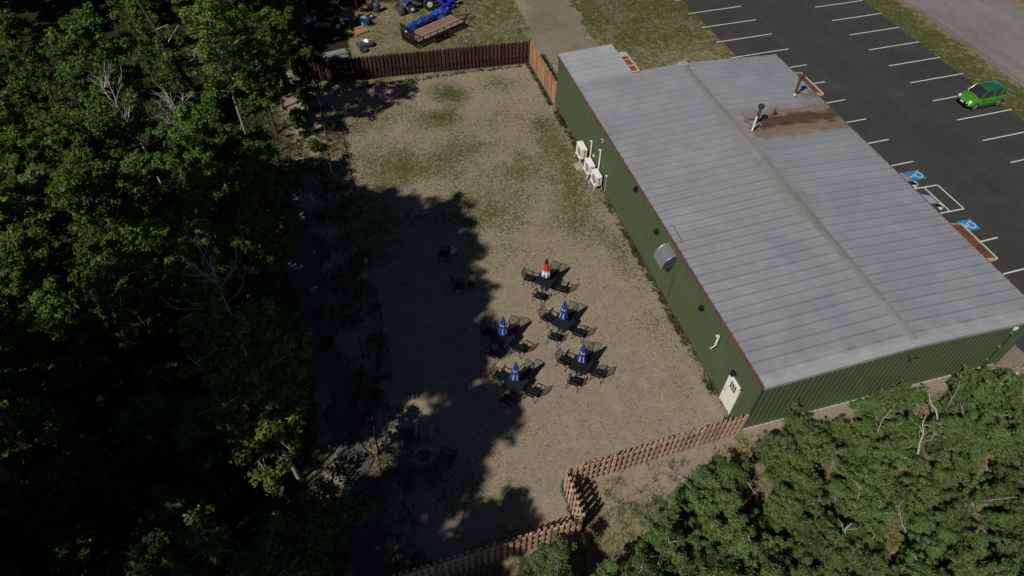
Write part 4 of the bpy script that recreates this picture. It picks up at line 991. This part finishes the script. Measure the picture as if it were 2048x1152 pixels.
b = MB(); b.add([(1.75, -.8, .15), (2.2, -.8, .12), (1.8, -.8, .65), (1.75, .8, .15), (2.2, .8, .12), (1.8, .8, .65)], [(0, 1, 4, 3), (0, 3, 5, 2), (0, 2, 1), (3, 4, 5)]); b.build('bucket', MAT['darkgrey'], tc)
b = MB(); b.tube([(-.85, -.42, .9), (-.9, -.42, 1.95), (-.9, .42, 1.95), (-.85, .42, .9)], .035, 6); b.build('roll_bar', MAT['black'], tc)

pl = thing('wood_pallet', 'orange wooden pallet lying in the sun behind the dark fence', 'pallet', (-12.9, 43.4, 0), R(25))
for i in range(7): MB().box((0, -.52+i*.173, .135), (1.2, .095, .02)).build('slat', MAT['pallet'], pl)
for x in (-.55, 0, .55): MB().box((x, 0, .07), (.04, 1.12, .1)).build('runner', MAT['pallet'], pl)
b = MB(); b.box((0, 0, .3), (.62, .8, .6)); o = b.build('storage_tote', MAT['bluebin'], None, .06); o.location = (-12.3, 44.6, 0); o.rotation_euler = (0, 0, .35); tag(o, 'pale blue square plastic tote beside the orange pallet', 'tote')
lumpy('plastic_bag', MAT['bag'], (-12.45, 41.1, .0), (.42, .3, .3), .4, 21, 'bright white plastic bag on the dark cart behind the fence', 'bag', .5, 3)
ct = thing('garden_cart', 'dark garden cart under the white bag behind the dark fence', 'cart', (-12.4, 41.0, 0), .3)
MB().box((-.35, -.05, .2), (1.3, .75, .3)).build('tray', MAT['darkgrey'], ct, .04)
for s in (-1, 1):
    b = MB(); b.cyl((.1, s*.4-.05, .16), (.1, s*.48-.05, .16), .16, n=12); b.build('wheel', MAT['tyre'], ct)
MB().tube([(.3, -.05, .25), (.95, -.35, .5)], .02, 6).build('handle', MAT['black'], ct)
bs = thing('board_stack', 'stack of weathered grey boards leaning just behind the dark red fence', 'lumber stack', (-15.35, 39.9, 0), R(10))
for i, (y, z, w_, l) in enumerate(((0, .12, .5, 2.1), (-.1, .19, .42, 2.2), (.35, .12, .3, 1.9), (-.55, .1, .22, 2.2), (-.5, .16, .16, 2.0), (.1, .25, .55, 1.9))):
    MB().box(((i % 3-1)*.08, y, z), (l, w_, .05), (i % 3-1)*.04).build('plank', MAT['grey_wood'], bs)
for k, (x, y, s, rz, mt, lab, nm, cat) in enumerate([
        (-17.05, 46.3, (.9, .5, .3), .3, 'plastic_grey', 'crumpled pale grey sheet in the shade at the top left', 'crumpled_sheet', 'sheet'),
        (-15.9, 45.2, (.8, .35, .16), -.2, 'plastic_grey', 'flat grey green sheet lying beside the crumpled sheet', 'crumpled_sheet', 'sheet'),
        (-14.6, 44.6, (.35, .18, .14), 1.2, 'bag', 'small pale torn bag on the ground left of the pallet', 'plastic_bag', 'bag')]):
    lumpy(nm, MAT[mt], (x, y, 0), s, rz, 30+k, lab, cat, .5, 2.6)
o = MB().box((0, 0, .16), (1.25, .62, .24)).build('foam_mattress', MAT['plastic_blue'], None, .07); o.location = (-13.9, 45.6, 0); o.rotation_euler = (0, .05, -.65); tag(o, 'slate blue folded mattress lying in the shade', 'mattress')
ps = thing('leaning_post', 'tall thin post standing beside the blue tote at the top of the picture', 'post', (-12.6, 45.6, 0))
MB().cyl((0, 0, 0), (-.12, .1, 2.6), .035, n=7).build('shaft', MAT['rust'], ps); MB().cyl((-.12, .1, 2.6), (-.12, .1, 2.68), .05, .03, n=7).build('cap', MAT['rust'], ps)
for k, (x, y, rz) in enumerate(((-11.4, 47.2, 0), (-10.9, 46.6, .4))):
    t = thing('oil_drum', ['dark drum standing at the top edge left of the tractor', 'dark drum nearer the tractor'][k], 'drum', (x, y, 0), rz, 'dark drums by the tractor')
    MB().lathe([(.29, 0), (.29, .28), (.305, .30), (.29, .32), (.29, .58), (.305, .6), (.29, .62), (.29, .88), (.27, .88), (.27, .86), (0, .86)], 18).build('drum_shell', MAT['plastic_blue' if k else 'rust'], t)
    MB().cyl((.12, 0, .86), (.12, 0, .885), .035, n=8).build('bung', MAT['steel'], t)
def tyre(x, y, label):
    t = thing('old_tyre', label, 'tyre', (x, y, .0), 0, 'old tyres behind the fence')
    b = MB(); pr = [(.20, .02), (.30, .0), (.33, .05), (.33, .15), (.30, .2), (.20, .18), (.18, .1), (.20, .02)]; b.lathe(pr, 20); b.build('tread', MAT['tyre'], t)
    b = MB(); b.lathe([(0, .09), (.17, .10), (.19, .13)], 16); b.build('rim', MAT['rim' if 'pale' in label else 'darkgrey'], t)
tyre(-12.9, 40.1, 'old tyre on the ground just behind the dark fence'); tyre(-11.6, 45.6, 'old tyre with pale rim near the leaning post')
# ------------------------------------------------------------------ plants
rg = np.random.default_rng(11)
def leaves_at(C, spread, n, size, flat_=.6, rg_=rg):
    """n diamond leaves round each centre C (m,3); returns verts, quads"""
    m_ = len(C); cc = np.repeat(C, n, 0); k = len(cc)
    sp = np.repeat(np.broadcast_to(spread, (m_,)), n)[:, None]
    d = rg_.normal(size=(k, 3)); d /= np.linalg.norm(d, axis=1)[:, None]+1e-9
    r = rg_.random((k, 1))**.45
    off = d*r*sp*np.array([1, 1, flat_]); P = cc+off
    nrm = d*np.array([.7, .7, .5])+np.array([0, 0, .75])+rg_.normal(scale=.45, size=(k, 3)); nrm /= np.linalg.norm(nrm, axis=1)[:, None]
    a = rg_.normal(size=(k, 3)); a -= (a*nrm).sum(1)[:, None]*nrm; a /= np.linalg.norm(a, axis=1)[:, None]+1e-9
    b_ = np.cross(nrm, a); s = size*rg_.uniform(.6, 1.3, (k, 1)); droop = nrm*s*.15
    V = np.stack([P-a*s*.62-droop, P+b_*s*.36, P+a*s*.62-droop, P-b_*s*.36], 1).reshape(-1, 3)
    return V, np.arange(len(V)).reshape(-1, 4)
def limb(b, p0, d, L, r0, rn_, sag=0.0, n=5, wob=.12, up=.0):
    pts = [Vector(p0)]; d = Vector(d).normalized()
    for i in range(n):
        d = (d+Vector((rn_.uniform(-wob, wob), rn_.uniform(-wob, wob), rn_.uniform(-wob, wob)+up-sag*i/n))).normalized(); pts.append(pts[-1]+d*L/n)
    b.tube(pts, [r0*(1-.8*i/n) for i in range(n+1)], 5); return pts
def tree_meshes(seed, h, base, rad, leaf, bark, nlimb=22, nclump=5, nleaf=80, lsize=.16, clump=.5, shape='round', stems=1, lean=.05, sparse=0.0, trunk_r=None, wob=.07):
    rn_ = random.Random(seed); rg_ = np.random.default_rng(seed); b = MB(); C = []; S = []
    for s in range(stems):
        a0 = rn_.uniform(0, 2*PI); d = Vector((math.cos(a0)*lean*(1 if stems == 1 else 5), math.sin(a0)*lean*(1 if stems == 1 else 5), 1)).normalized()
        hh = h*(1 if s == 0 else rn_.uniform(.65, .95)); tr_ = (trunk_r or h*.014)/(1 if stems == 1 else 1.6)
        pts = [Vector((rn_.uniform(-.1, .1)*(stems > 1), rn_.uniform(-.1, .1)*(stems > 1), -.1))]; n = 8
        for i in range(n):
            d = (d+Vector((rn_.uniform(-wob, wob), rn_.uniform(-wob, wob), .05))).normalized(); pts.append(pts[-1]+d*hh/n)
        b.tube(pts, [tr_*(1-.85*i/n) for i in range(n+1)], 7)
        def at(t): t = t*n; i = min(int(t), n-1); return pts[i].lerp(pts[i+1], t-i)
        k = max(3, nlimb//stems)
        for j in range(k):
            t = base/h+(1-base/h)*(j+rn_.random())/k; t = min(t, .98); u = (t-base/h)/(1-base/h)
            prof = {'round': math.sin(PI*min(max(u*.88+.12, 0), 1))**.7, 'cone': 1-u*.85, 'column': .75+.25*math.sin(PI*u)}[shape]
            L = rad*prof*rn_.uniform(.65, 1.2)/(1 if stems == 1 else 1.25); a = j*2.4+rn_.uniform(-.5, .5)
            dd = Vector((math.cos(a), math.sin(a), rn_.uniform(.25, .7)+u*.7)); lp = limb(b, at(t), dd, max(L, .25), tr_*.45*(1-u*.6), rn_, .08)
            if rn_.random() < sparse: continue
            for q in range(nclump):
                f = rn_.uniform(.35, 1.0)*(len(lp)-1); i = min(int(f), len(lp)-2); p = lp[i].lerp(lp[i+1], f-i)
                o_ = Vector((rn_.gauss(0, 1), rn_.gauss(0, 1), rn_.gauss(0, .6)))*clump*.75; tip = p+o_
                b.tube([p, p+o_*.5+Vector((0, 0, .04)), tip], [.012, .008, .004], 3)
                C.append(tuple(tip)); S.append(clump*rn_.uniform(.55, 1.1))
        C.append(tuple(pts[-1])); S.append(clump*.6)
    V, F = leaves_at(np.array(C), np.array(S), nleaf, lsize, .62, rg_)
    return b.data('trunk', bark), mesh_np('crown', V, F, leaf)
def dead_meshes(seed, h, base, rad, nlimb=12, bark=None):
    rn_ = random.Random(seed); b = MB(); d = Vector((rn_.uniform(-.05, .05), rn_.uniform(-.05, .05), 1)); pts = [Vector((0, 0, -.1))]; n = 8
    for i in range(n): d = (d+Vector((rn_.uniform(-.09, .09), rn_.uniform(-.09, .09), .05))).normalized(); pts.append(pts[-1]+d*h*.9/n)
    b.tube(pts, [h*.011*(1-.8*i/n) for i in range(n+1)], 6); br = MB()
    for j in range(nlimb):
        t = base/h+(1-base/h)*(j+rn_.random())/nlimb*.95; t = min(t, .97)*n; i = min(int(t), n-1); p = pts[i].lerp(pts[i+1], t-i); a = j*2.4+rn_.uniform(-.4, .4)
        u = (t/n-base/h)/(1-base/h); lp = limb(br, p, (math.cos(a), math.sin(a), rn_.uniform(.4, .9)), rad*rn_.uniform(.6, 1.1)*(1-u*.45), .036, rn_, 0, 7, .2, .10)
        for q in range(5):
            f = rn_.randint(1, 6); a2 = a+rn_.uniform(-1.2, 1.2); l2 = limb(br, lp[f], (math.cos(a2), math.sin(a2), rn_.uniform(.3, 1.2)), rad*rn_.uniform(.2, .5), .018, rn_, 0, 4, .25, .1)
            for q2 in range(2): a3 = a2+rn_.uniform(-1, 1); limb(br, l2[rn_.randint(1, 3)], (math.cos(a3), math.sin(a3), rn_.uniform(.3, 1.1)), rad*rn_.uniform(.1, .25), .010, rn_, 0, 3, .25)
    return b.data('trunk', bark or MAT['dead']), br.data('branch', bark or MAT['dead'])

PRO = {}
for k, s in enumerate((101, 102, 103, 104)):
    PRO['broad%d' % k] = tree_meshes(s, 9, 2.6, 2.5, MAT['leaf'], MAT['bark'], 28, 5, 88, .165, .44, 'round', sparse=.12)
for k, s in enumerate((111, 112)):
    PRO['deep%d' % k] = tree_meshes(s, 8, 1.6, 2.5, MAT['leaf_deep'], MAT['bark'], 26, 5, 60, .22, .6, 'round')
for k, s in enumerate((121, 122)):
    PRO['tall%d' % k] = tree_meshes(s, 25, 13, 3.2, MAT['leaf'], MAT['bark'], 44, 9, 38, .27, .62, 'round', sparse=.06, lean=0, wob=.012)
PRO['tall2'] = tree_meshes(123, 25.5, 19.5, 2.7, MAT['leaf'], MAT['bark'], 32, 9, 38, .27, .6, 'round', sparse=.06, lean=0, wob=.012)
PRO['tall3'] = tree_meshes(124, 28, 24.4, 2.1, MAT['leaf'], MAT['bark'], 26, 8, 50, .26, .6, 'round', trunk_r=.22, lean=0, wob=.012)
PRO['tall4'] = tree_meshes(125, 21.8, 13.2, 2.6, MAT['leaf'], MAT['bark'], 36, 8, 50, .27, .6, 'round', lean=0, wob=.012)
PRO['birch0'] = tree_meshes(131, 13.5, 5.5, 2.2, MAT['leaf_light'], MAT['birch'], 30, 6, 60, .15, .45, 'column', trunk_r=.12)
PRO['birch1'] = tree_meshes(132, 8.6, 2.8, 2.0, MAT['leaf_light'], MAT['birch'], 26, 6, 66, .15, .42, 'column', trunk_r=.09)
for k, s in enumerate((141, 142, 143, 144)):
    PRO['young%d' % k] = tree_meshes(s, 3.1, .25, 1.25, MAT['leaf_bush'], MAT['birch'], 36, 7, 100, .060, .22, ('round' if k % 2 else 'cone'), 5, .075, .06, .028)
for k, s in enumerate((151, 152)):
    PRO['shrub%d' % k] = tree_meshes(s, 2.0, .2, 1.1, MAT['leaf_deep' if k else 'leaf'], MAT['bark'], 16, 4, 44, .15, .32, 'round', 4, .08)
MAT['bleached'] = mat_wood('bleached_wood', (.30, .28, .25), (.50, .47, .42))
PRO['dead0'] = dead_meshes(161, 9, 5.2, 3.1, 9, MAT['bleached']); PRO['dead1'] = dead_meshes(162, 8, 4.6, 2.2, 10, MAT['bleached']); PRO['dead2'] = dead_meshes(163, 7, 4.2, 1.9, 9, MAT['bleached'])
GRP = {}
def plant(kind, x, y, name, label, cat, group=None, sc=1.0, rz=None, rn_=random.Random(77)):
    tm, cm = PRO[kind]; z = gh(x, y)
    t = thing(name, label, cat, (x, y, z), rn_.uniform(0, 6.28) if rz is None else rz, group); t.scale = (sc*rn_.uniform(.92, 1.08), sc*rn_.uniform(.92, 1.08), sc)
    link('trunk', tm, t); link('branch' if kind.startswith('dead') else 'crown', cm, t); return t
rn = random.Random(42)
# tall trees south-west of the frame, whose shade covers the lower woods and half the yard
for i, (x, y, s, k) in enumerate([(-35.6, 8.2, .98, 2), (-33.4, 7.5, .98, 2), (-31.5, 6.3, .98, 2), (-30.0, 4.9, .98, 0), (-30.2, 2.9, .98, 0), (-30.6, .2, .98, 1), (-33.6, -2.6, .96, 0), (-33.3, -4.9, 1.0, 3), (-30.9, -7.1, .98, 2), (-32.8, -9.9, .98, 1), (-25.4, -9.5, .78, 4),
                               (-36.2, -13.2, .84, 0), (-38.5, -16.4, .95, 1), (-37.6, 2.6, .98, 1), (-37.8, -3.0, .9, 1), (-38.0, -8.6, .82, 1), (-42.2, -12, .9, 0), (-45, 1.5, .9, 0), (-33.6, -16.5, .82, 0), (-30.0, -20.5, .74, 0), (-43, -5, .9, 1)]):
    plant('tall%d' % k, x, y, 'tall_tree', 'very tall tree in the dark wood at the lower left edge, crown above the picture', 'tree', 'tall trees at the lower left edge of the woods', s)
LW = 'leafy green tree packed in the sunlit upper part of the woods'
pts = []
def far_enough(x, y, d):
    for a, b_ in pts:
        if (a-x)**2+(b_-y)**2 < d*d: return False
    pts.append((x, y)); return True
special = [('broad1', -29.6, 30.7, 1.06, 'leafy_tree', 'tall leafy tree standing proud at the upper left of the woods', 'tree'),
           ('broad2', -26.8, 36.4, .92, 'leafy_tree', 'bright green tree cut by the top edge of the picture', 'tree'),
           ('birch0', -22.0, 27.2, 1.0, 'birch_tree', 'slender pale-trunked birch at the top of the woods', 'tree'),
           ('birch1', -20.7, 3.0, 1.17, 'birch_tree', 'lone sunlit birch rising from the dark lower woods', 'tree'),
           ('young1', -20.9, -1.1, 2.05, 'bushy_tree', 'pale bushy tree at the bottom edge left of the cedar fence', 'tree'),
           ('dead0', -22.6, 10.4, 1.0, 'dead_tree', 'bare bleached dead tree with spreading branches in the dark woods', 'dead tree'),
           ('dead1', -28.0, 26.6, 1.04, 'dead_tree', 'bare grey dead tree at the left of the pair near the top', 'dead tree'),
           ('dead1', -24.6, 24.6, 1.0, 'dead_tree', 'bare grey dead tree at the right of the pair near the top', 'dead tree'),
           ('dead2', -22.9, 6.4, .95, 'dead_tree', 'small bare dead tree below the large bleached one', 'dead tree')]
for k, x, y, s, nm, lab, cat in special: plant(k, x, y, nm, lab, cat, None, s); pts.append((x, y))
pts.append((-25.2, 31.5)); pts.append((-27.5, 32.5)); pts.append((-24, 30))
tk = MB(); tk.tube([(0, 0, -.1), (-.3, .1, 3), (-.9, .5, 6), (-1.7, 1.2, 9)], [.24, .2, .16, .1], 8)
sn = thing('dead_tree', 'thick dark bare trunk leaning at the top edge of the woods', 'dead tree', (-25.0, 32.6, 0)); tk.build('trunk', MAT['bark'], sn)
for q in ([(-.9, .5, 6), (.2, 1.1, 7)], [(-.5, .3, 4.5), (.5, .2, 5)], [(-1.2, .7, 7), (-.2, 0, 7.6)]): MB().tube(q, [.05, .02], 5).build('branch', MAT['dead'], sn)
# sunlit belt
n = 0; tries = 0
while n < 42 and tries < 4000:
    tries += 1; x = rn.uniform(-43, -20.8); y = rn.uniform(10.5, 27.5)
    if y > 25 and x > -27: continue
    if x > -22.5 and y > 24: continue
    if x > -21.8 and y < 13: continue
    if not far_enough(x, y, 2.25): continue
    hh = rn.uniform(.68, .98)*(1 if x < -23.6 else .74); plant('broad%d' % rn.randrange(4) if rn.random() < .8 else 'birch1', x, y, 'leafy_tree', LW, 'tree', 'leafy trees in the sunlit upper woods', hh); n += 1
for i, (x, y, s_) in enumerate(((-20.9, 16.4, .75), (-21.2, 19.6, .62), (-20.8, 22.6, .58), (-20.4, 30.4, .95), (-19.8, 33.4, .8), (-20.7, 13.6, .75), (-23.2, 22.2, .7))):
    plant('broad%d' % (i % 4), x, y, 'leafy_tree', 'leafy tree at the edge of the woods overhanging the trail', 'tree', 'trees overhanging the trail', s_); pts.append((x, y))
n = 0; tries = 0
while n < 11 and tries < 3000:      # upper left, thinner
    tries += 1; x = rn.uniform(-46, -28.5); y = rn.uniform(28, 46)
    if not far_enough(x, y, 2.9): continue
    plant('broad%d' % rn.randrange(4), x, y, 'leafy_tree', 'dark leafy tree in the thin woods at the upper left corner', 'tree', 'leafy trees at the upper left corner', rn.uniform(.55, .8)); n += 1
n = 0; tries = 0
while n < 30 and tries < 3000:      # dark wood running off the top left
    tries += 1; x = rn.uniform(-48, -17); y = rn.uniform(45.5, 66)
    if not far_enough(x, y, 2.6): continue
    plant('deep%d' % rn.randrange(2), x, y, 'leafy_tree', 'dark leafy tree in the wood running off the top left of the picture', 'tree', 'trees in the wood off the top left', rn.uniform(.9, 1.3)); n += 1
n = 0; tries = 0
while n < 40 and tries < 4000:      # shaded lower woods
    tries += 1; x = rn.uniform(-40, -20.4); y = rn.uniform(-9, 12.5)
    if not far_enough(x, y, 2.3): continue
    if x > -22.5 and rn.random() < .5: continue
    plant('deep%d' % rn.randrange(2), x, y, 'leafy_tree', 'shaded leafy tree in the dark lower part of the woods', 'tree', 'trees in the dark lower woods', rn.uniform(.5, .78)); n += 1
# trees at the top beyond the fence that shade the clutter
for i, (x, y, s, k) in enumerate([(-20.5, 40.5, .95, 'broad0'), (-23, 38.6, .9, 'broad3'), (-20.6, 44.5, 1.1, 'broad1'), (-24, 43.5, 1.1, 'broad2'), (-18.4, 47.8, 1.1, 'broad0'), (-21.5, 48, 1.2, 'broad3'), (-15.5, 49.5, 1.1, 'broad2'), (-12.5, 50.5, 1.1, 'broad1'), (-19.5, 36.2, .65, 'broad2'), (-21.9, 33.8, .6, 'broad0'), (-17.6, 42.4, .72, 'broad3'), (-9.5, 50.5, 1.0, 'broad0')]):
    plant(k, x, y, 'leafy_tree', 'leafy tree in the dark wood beyond the dark red fence', 'tree', 'trees beyond the dark red fence', s)
# understory shrubs
n = 0; pts2 = []
while n < 90:
    x = rn.uniform(-44, -19.6); y = rn.uniform(-10, 47)
    if x > -21 and 4 < y < 25 and rn.random() < .75: continue
    n += 1; plant('shrub%d' % rn.randrange(2), x, y, 'shrub', 'low leafy shrub on the floor of the woods left of the trail', 'shrub', 'low shrubs on the floor of the woods', rn.uniform(.6, 1.25))
for (x, y, s) in ((-19.6, 24.6, .55), (-19.0, 25.6, .45), (-20.6, 21.6, .7), (-18.2, 33.5, .7), (-18.9, 30.8, .8), (-18.0, 27.6, .5), (-18.9, 12.6, .35), (-18.75, 10.4, .4), (-21.4, 12.4, .6), (-18.4, 37.9, .8), (-17.5, 39.3, .7), (-16.7, 6.6, .35), (-16.6, 15.5, .3)):
    plant('shrub0', x, y, 'shrub', 'small bright shrub beside the trail and the chain link fence', 'shrub', 'small shrubs beside the trail', s)
# thicket of young trees in front of the building
pts = []; n = 0; tries = 0
def thick_ok(x, y):
    lim = -.8 if x > 2.6 else -.8-(2.6-x)*.34
    if y > min(lim, -.75): return False
    if x < -5.5 and y > -4.2: return False
    if 14.0 < x < 17.5 and y > -2.2: return False
    return True
while n < 150 and tries < 12000:
    tries += 1; x = rn.uniform(-8, 19); y = rn.uniform(-12, -.7)
    if not thick_ok(x, y) or not far_enough(x, y, 1.02): continue
    s = rn.uniform(.55, .98)*(.75 if y > -2.2 else 1)*(1.15 if x < 0 else 1)
    plant('young%d' % rn.randrange(4), x, y, 'young_tree', 'small-leaved young tree in the thicket in front of the building', 'tree', 'young trees in the thicket before the front wall', s); n += 1
for x, y, s, k, lab in ((-11.6, -4.6, 1.12, 'young2', 'dense bush in front of the bottom cedar fence'), (-10.2, -5.6, 1.05, 'young0', 'dense bush right of the one covering the bottom fence'), (-12.9, -5.6, .95, 'young3', 'dense bush at the bottom edge left of the fence bush'),
                        (-7.6, -6.2, 1.3, 'young1', 'feathery young tree below the corner of the cedar fences'), (-6.0, -5.0, 1.1, 'young3', 'feathery young tree right of the slatted fence shadow'), (-4.4, -6.6, 1.35, 'young0', 'bright young tree at the bottom centre of the thicket')):
    plant(k, x, y, 'bushy_tree', lab, 'tree', None, s)
rn2 = random.Random(8)
for k in range(26):
    x = rn2.uniform(-6, 14); y = rn2.uniform(-9.5, -2.0); h = rn2.uniform(.9, 1.9)
    if not thick_ok(x, y): continue
    t = thing('bare_stem', 'thin pale leafless stem sticking out of the thicket', 'stem', (x, y, rn2.uniform(1.0, 1.6)), rn2.uniform(0, 6.28), 'leafless stems sticking out of the thicket')
    tl = rn2.uniform(.1, .95); pp = [Vector((tl*u*h+.06*math.sin(u*5+k), .05*math.sin(u*4+k), u*h*(1.1-tl*.8))) for u in np.linspace(0, 1, 6)]
    MB().tube(pp, [.024, .021, .018, .014, .010, .005], 5).build('stem', MAT['dead'], t)
    for q in range(rn2.randint(1, 4)):
        c = pp[rn2.randint(1, 4)]; a = rn2.uniform(0, 6.28); L = rn2.uniform(.2, .5)
        MB().tube([c, c+Vector((math.cos(a)*L*.5, math.sin(a)*L*.5, L*.35)), c+Vector((math.cos(a)*L, math.sin(a)*L, L*.5))], [.011, .008, .004], 4).build('twig', MAT['dead'], t)
# fallen pale logs in the thicket
for k, (x, y, L, a, z) in enumerate(((6.7, -3.3, 1.7, .9, 2.2), (2.5, -4.8, 1.3, 1.0, 2.0), (.6, -6.3, .8, .5, 2.2), (7.9, -2.5, 1.5, 1.5, 2.4))):
    t = thing('dead_branch', ['pale broken branch caught high in the thicket, the thickest', 'pale broken branch caught in the middle of the thicket', 'short pale broken branch lower left in the thicket', 'thin pale upright branch near the front wall'][k], 'branch', (x, y, z), a)
    b = MB(); b.tube([(-L/2, 0, -.4), (-L/4, .05, -.12), (0, -.03, .05), (L/4, .05, .12), (L/2, 0, .35)], [.055, .05, .045, .035, .015], 6); b.build('limb', MAT['dead'], t)
    MB().tube([(0, 0, .05), (.15, .25, .3), (.2, .5, .35)], [.025, .018, .008], 5).build('twig', MAT['dead'], t); MB().tube([(L/4, 0, .1), (.4, -.3, .35)], [.02, .006], 5).build('twig', MAT['dead'], t)

# ------------------------------------------------------------------ grass, weeds, pebbles
def tufts(name, P, nb, hmin, hmax, spread, width, mat, lab, cat, seed):
    rg_ = np.random.default_rng(seed); k = len(P); C = np.repeat(P, nb, 0); m_ = len(C)
    a = rg_.uniform(0, 2*PI, m_); r = rg_.random(m_)*spread; base = C+np.stack([r*np.cos(a), r*np.sin(a), np.zeros(m_)], 1)
    h = rg_.uniform(hmin, hmax, m_); ln = rg_.uniform(.2, 1.0, m_)*h; tip = base+np.stack([np.cos(a)*ln, np.sin(a)*ln, h], 1)
    w_ = width*rg_.uniform(.6, 1.4, m_); pa = a+PI/2; off = np.stack([np.cos(pa)*w_, np.sin(pa)*w_, np.zeros(m_)], 1)
    V = np.stack([base-off, base+off, tip], 1).reshape(-1, 3); me = mesh_np(name, V, np.arange(len(V)).reshape(-1, 3), mat)
    o = link(name, me); o['kind'] = 'stuff'; tag(o, lab, cat); return o
def scatter(n, x0, x1, y0, y1, seed, wfun):
    rg_ = np.random.default_rng(seed); X = rg_.uniform(x0, x1, n); Y = rg_.uniform(y0, y1, n); wgt = wfun(X, Y); keep = rg_.random(n) < wgt
    X, Y = X[keep], Y[keep]; Z = np.array([gh(x, y) for x, y in zip(X, Y)]); return np.stack([X, Y, Z-.005], 1)
def nz(X, Y, f=.8, s=0): return np.array([mnoise.noise((x*f, y*f, s)) for x, y in zip(X, Y)])
def wy(X, Y):
    g, l, d = cover(X, Y); n_ = nz(X, Y); return np.clip((g-.12)*.9+n_*.55, .16, 1)*(X < -.02)*(X > -16.9)*(Y > -.3)*(Y < 34.8)
tufts('yard_weeds', scatter(26000, -17, 0, -.3, 34.8, 1, wy), 6, .015, .06, .08, .020, MAT['weed'], 'low scattered weeds growing through the yard gravel', 'weeds', 1)
tufts('lawn_grass', scatter(15000, -16, 17, 35.2, 56, 2, lambda X, Y: ((X > 6.8) | (X < .8))*np.clip(.55+.5*nz(X, Y), 0, 1)*((X > -13) | (Y < 40))), 6, .03, .09, .12, .018, MAT['grass'], 'short lawn grass beyond the far fence', 'grass', 2)
tufts('lawn_grass_strip', scatter(9000, 4, 16.8, 28.5, 44, 3, lambda X, Y: ((X > 7)*np.clip(.5+.6*nz(X, Y), 0, 1))), 6, .03, .08, .12, .018, MAT['grass'], 'mown grass between the driveway and the parking lot', 'grass', 3)
tufts('verge_grass', scatter(9000, 33.3, 37.2, 8, 60, 4, lambda X, Y: np.clip(.8-.18*(X-33.3), .15, 1)), 6, .03, .08, .12, .018, MAT['grass'], 'grass verge between the parking lot and the road', 'grass', 4)
tufts('tall_dry_grass', scatter(9000, -9, 20, -13, -.2, 5, lambda X, Y: np.clip(.25+.6*nz(X, Y, .5), 0, 1)*((Y < -.7) | (X > 15))), 8, .08, .32, .14, .012, MAT['dry_grass'], 'dry straw coloured grass round the thicket', 'grass', 5)
tufts('front_grass', scatter(9000, -17, 20, -13, -.3, 6, lambda X, Y: np.clip(.30+.7*nz(X, Y, .6, 4), 0, 1)*(Y < -.5-2.4*(X < -9))), 8, .06, .25, .14, .014, MAT['grass'], 'green grass and weeds in front of the building', 'grass', 6)
tufts('wall_weeds', scatter(900, -.42, -.04, .1, 28, 7, lambda X, Y: np.clip(.45+1.2*nz(X, Y, .7, 9), 0, 1)*((Y > 2.2) | (Y < .8))), 9, .06, .34, .10, .02, MAT['grass'], 'taller weeds along the foot of the green wall', 'weeds', 7)
tufts('fence_weeds', np.concatenate([scatter(700, -15.8, -.2, 34.55, 34.95, 8, lambda X, Y: .4+0*X), scatter(500, -9.3, -8.9, -2.7, -.3, 9, lambda X, Y: .35+0*X), scatter(600, -.5, -.15, 28.7, 34.8, 10, lambda X, Y: .5+0*X)]), 8, .05, .22, .1, .018, MAT['grass'], 'weeds along the feet of the board fences', 'weeds', 8)
tufts('trail_grass', scatter(16000, -21.8, -15.6, -3, 33, 11, lambda X, Y: np.clip(.35+.8*nz(X, Y, .6, 2), 0, 1)*(~((X > -20.4+.0*Y+(24-Y)*.06) & (X < -19.2+(24-Y)*.06) & (Y < 24)))), 7, .05, .28, .14, .018, MAT['grass'], 'rough grass along the shaded trail', 'grass', 11)
tufts('forest_herbs', scatter(16000, -44, -20.5, -10, 47, 12, lambda X, Y: .6+0*X), 6, .08, .4, .2, .05, MAT['leaf_deep'] if 'leaf_deep' in MAT else MAT['weed'], 'dark herbs and brambles covering the floor of the woods', 'undergrowth', 12)
# pebbles in the yard
pb = scatter(5200, -16.8, -.1, -.3, 34.8, 13, lambda X, Y: .9+0*X); rg_ = np.random.default_rng(14); k = len(pb)
s = (.008+.022*rg_.random(k)**3)[:, None]; oc = np.array([[1, 0, 0], [0, 1, 0], [-1, 0, 0], [0, -1, 0], [0, 0, .7]])
V = (pb[:, None, :]+np.array([0, 0, .004])+oc[None]*s[:, :, None]*rg_.uniform(.7, 1.3, (k, 5, 1))).reshape(-1, 3)
Fp = (np.arange(k)[:, None, None]*5+np.array([[0, 1, 4], [1, 2, 4], [2, 3, 4], [3, 0, 4]])[None]).reshape(-1, 3)
o = link('pebbles', mesh_np('pebbles', V, Fp, MAT['pebble'])); o['kind'] = 'stuff'; tag(o, 'pale pebbles scattered over the yard gravel', 'pebbles')
# stones at the right foot of the front wall
for i in range(16):
    x = 12.6+i*.24+rn.uniform(-.08, .08); y = -.38-rn.random()*.5
    r = instance('rock', rk[i % 3], None, (x, y, .02), (0, 0, i), (1.1, 1.1, 1)); tag(r, 'grey rock in the row at the right foot of the front wall', 'rock', 'rocks at the foot of the front wall')
flat('gravel_apron', wavy([(14.6, -2.2), (17.0, -2.6), (17.0, 1.6), (15.0, 1.6), (14.95, -.3)], .35, .4, 21), .03, MAT['drive'])
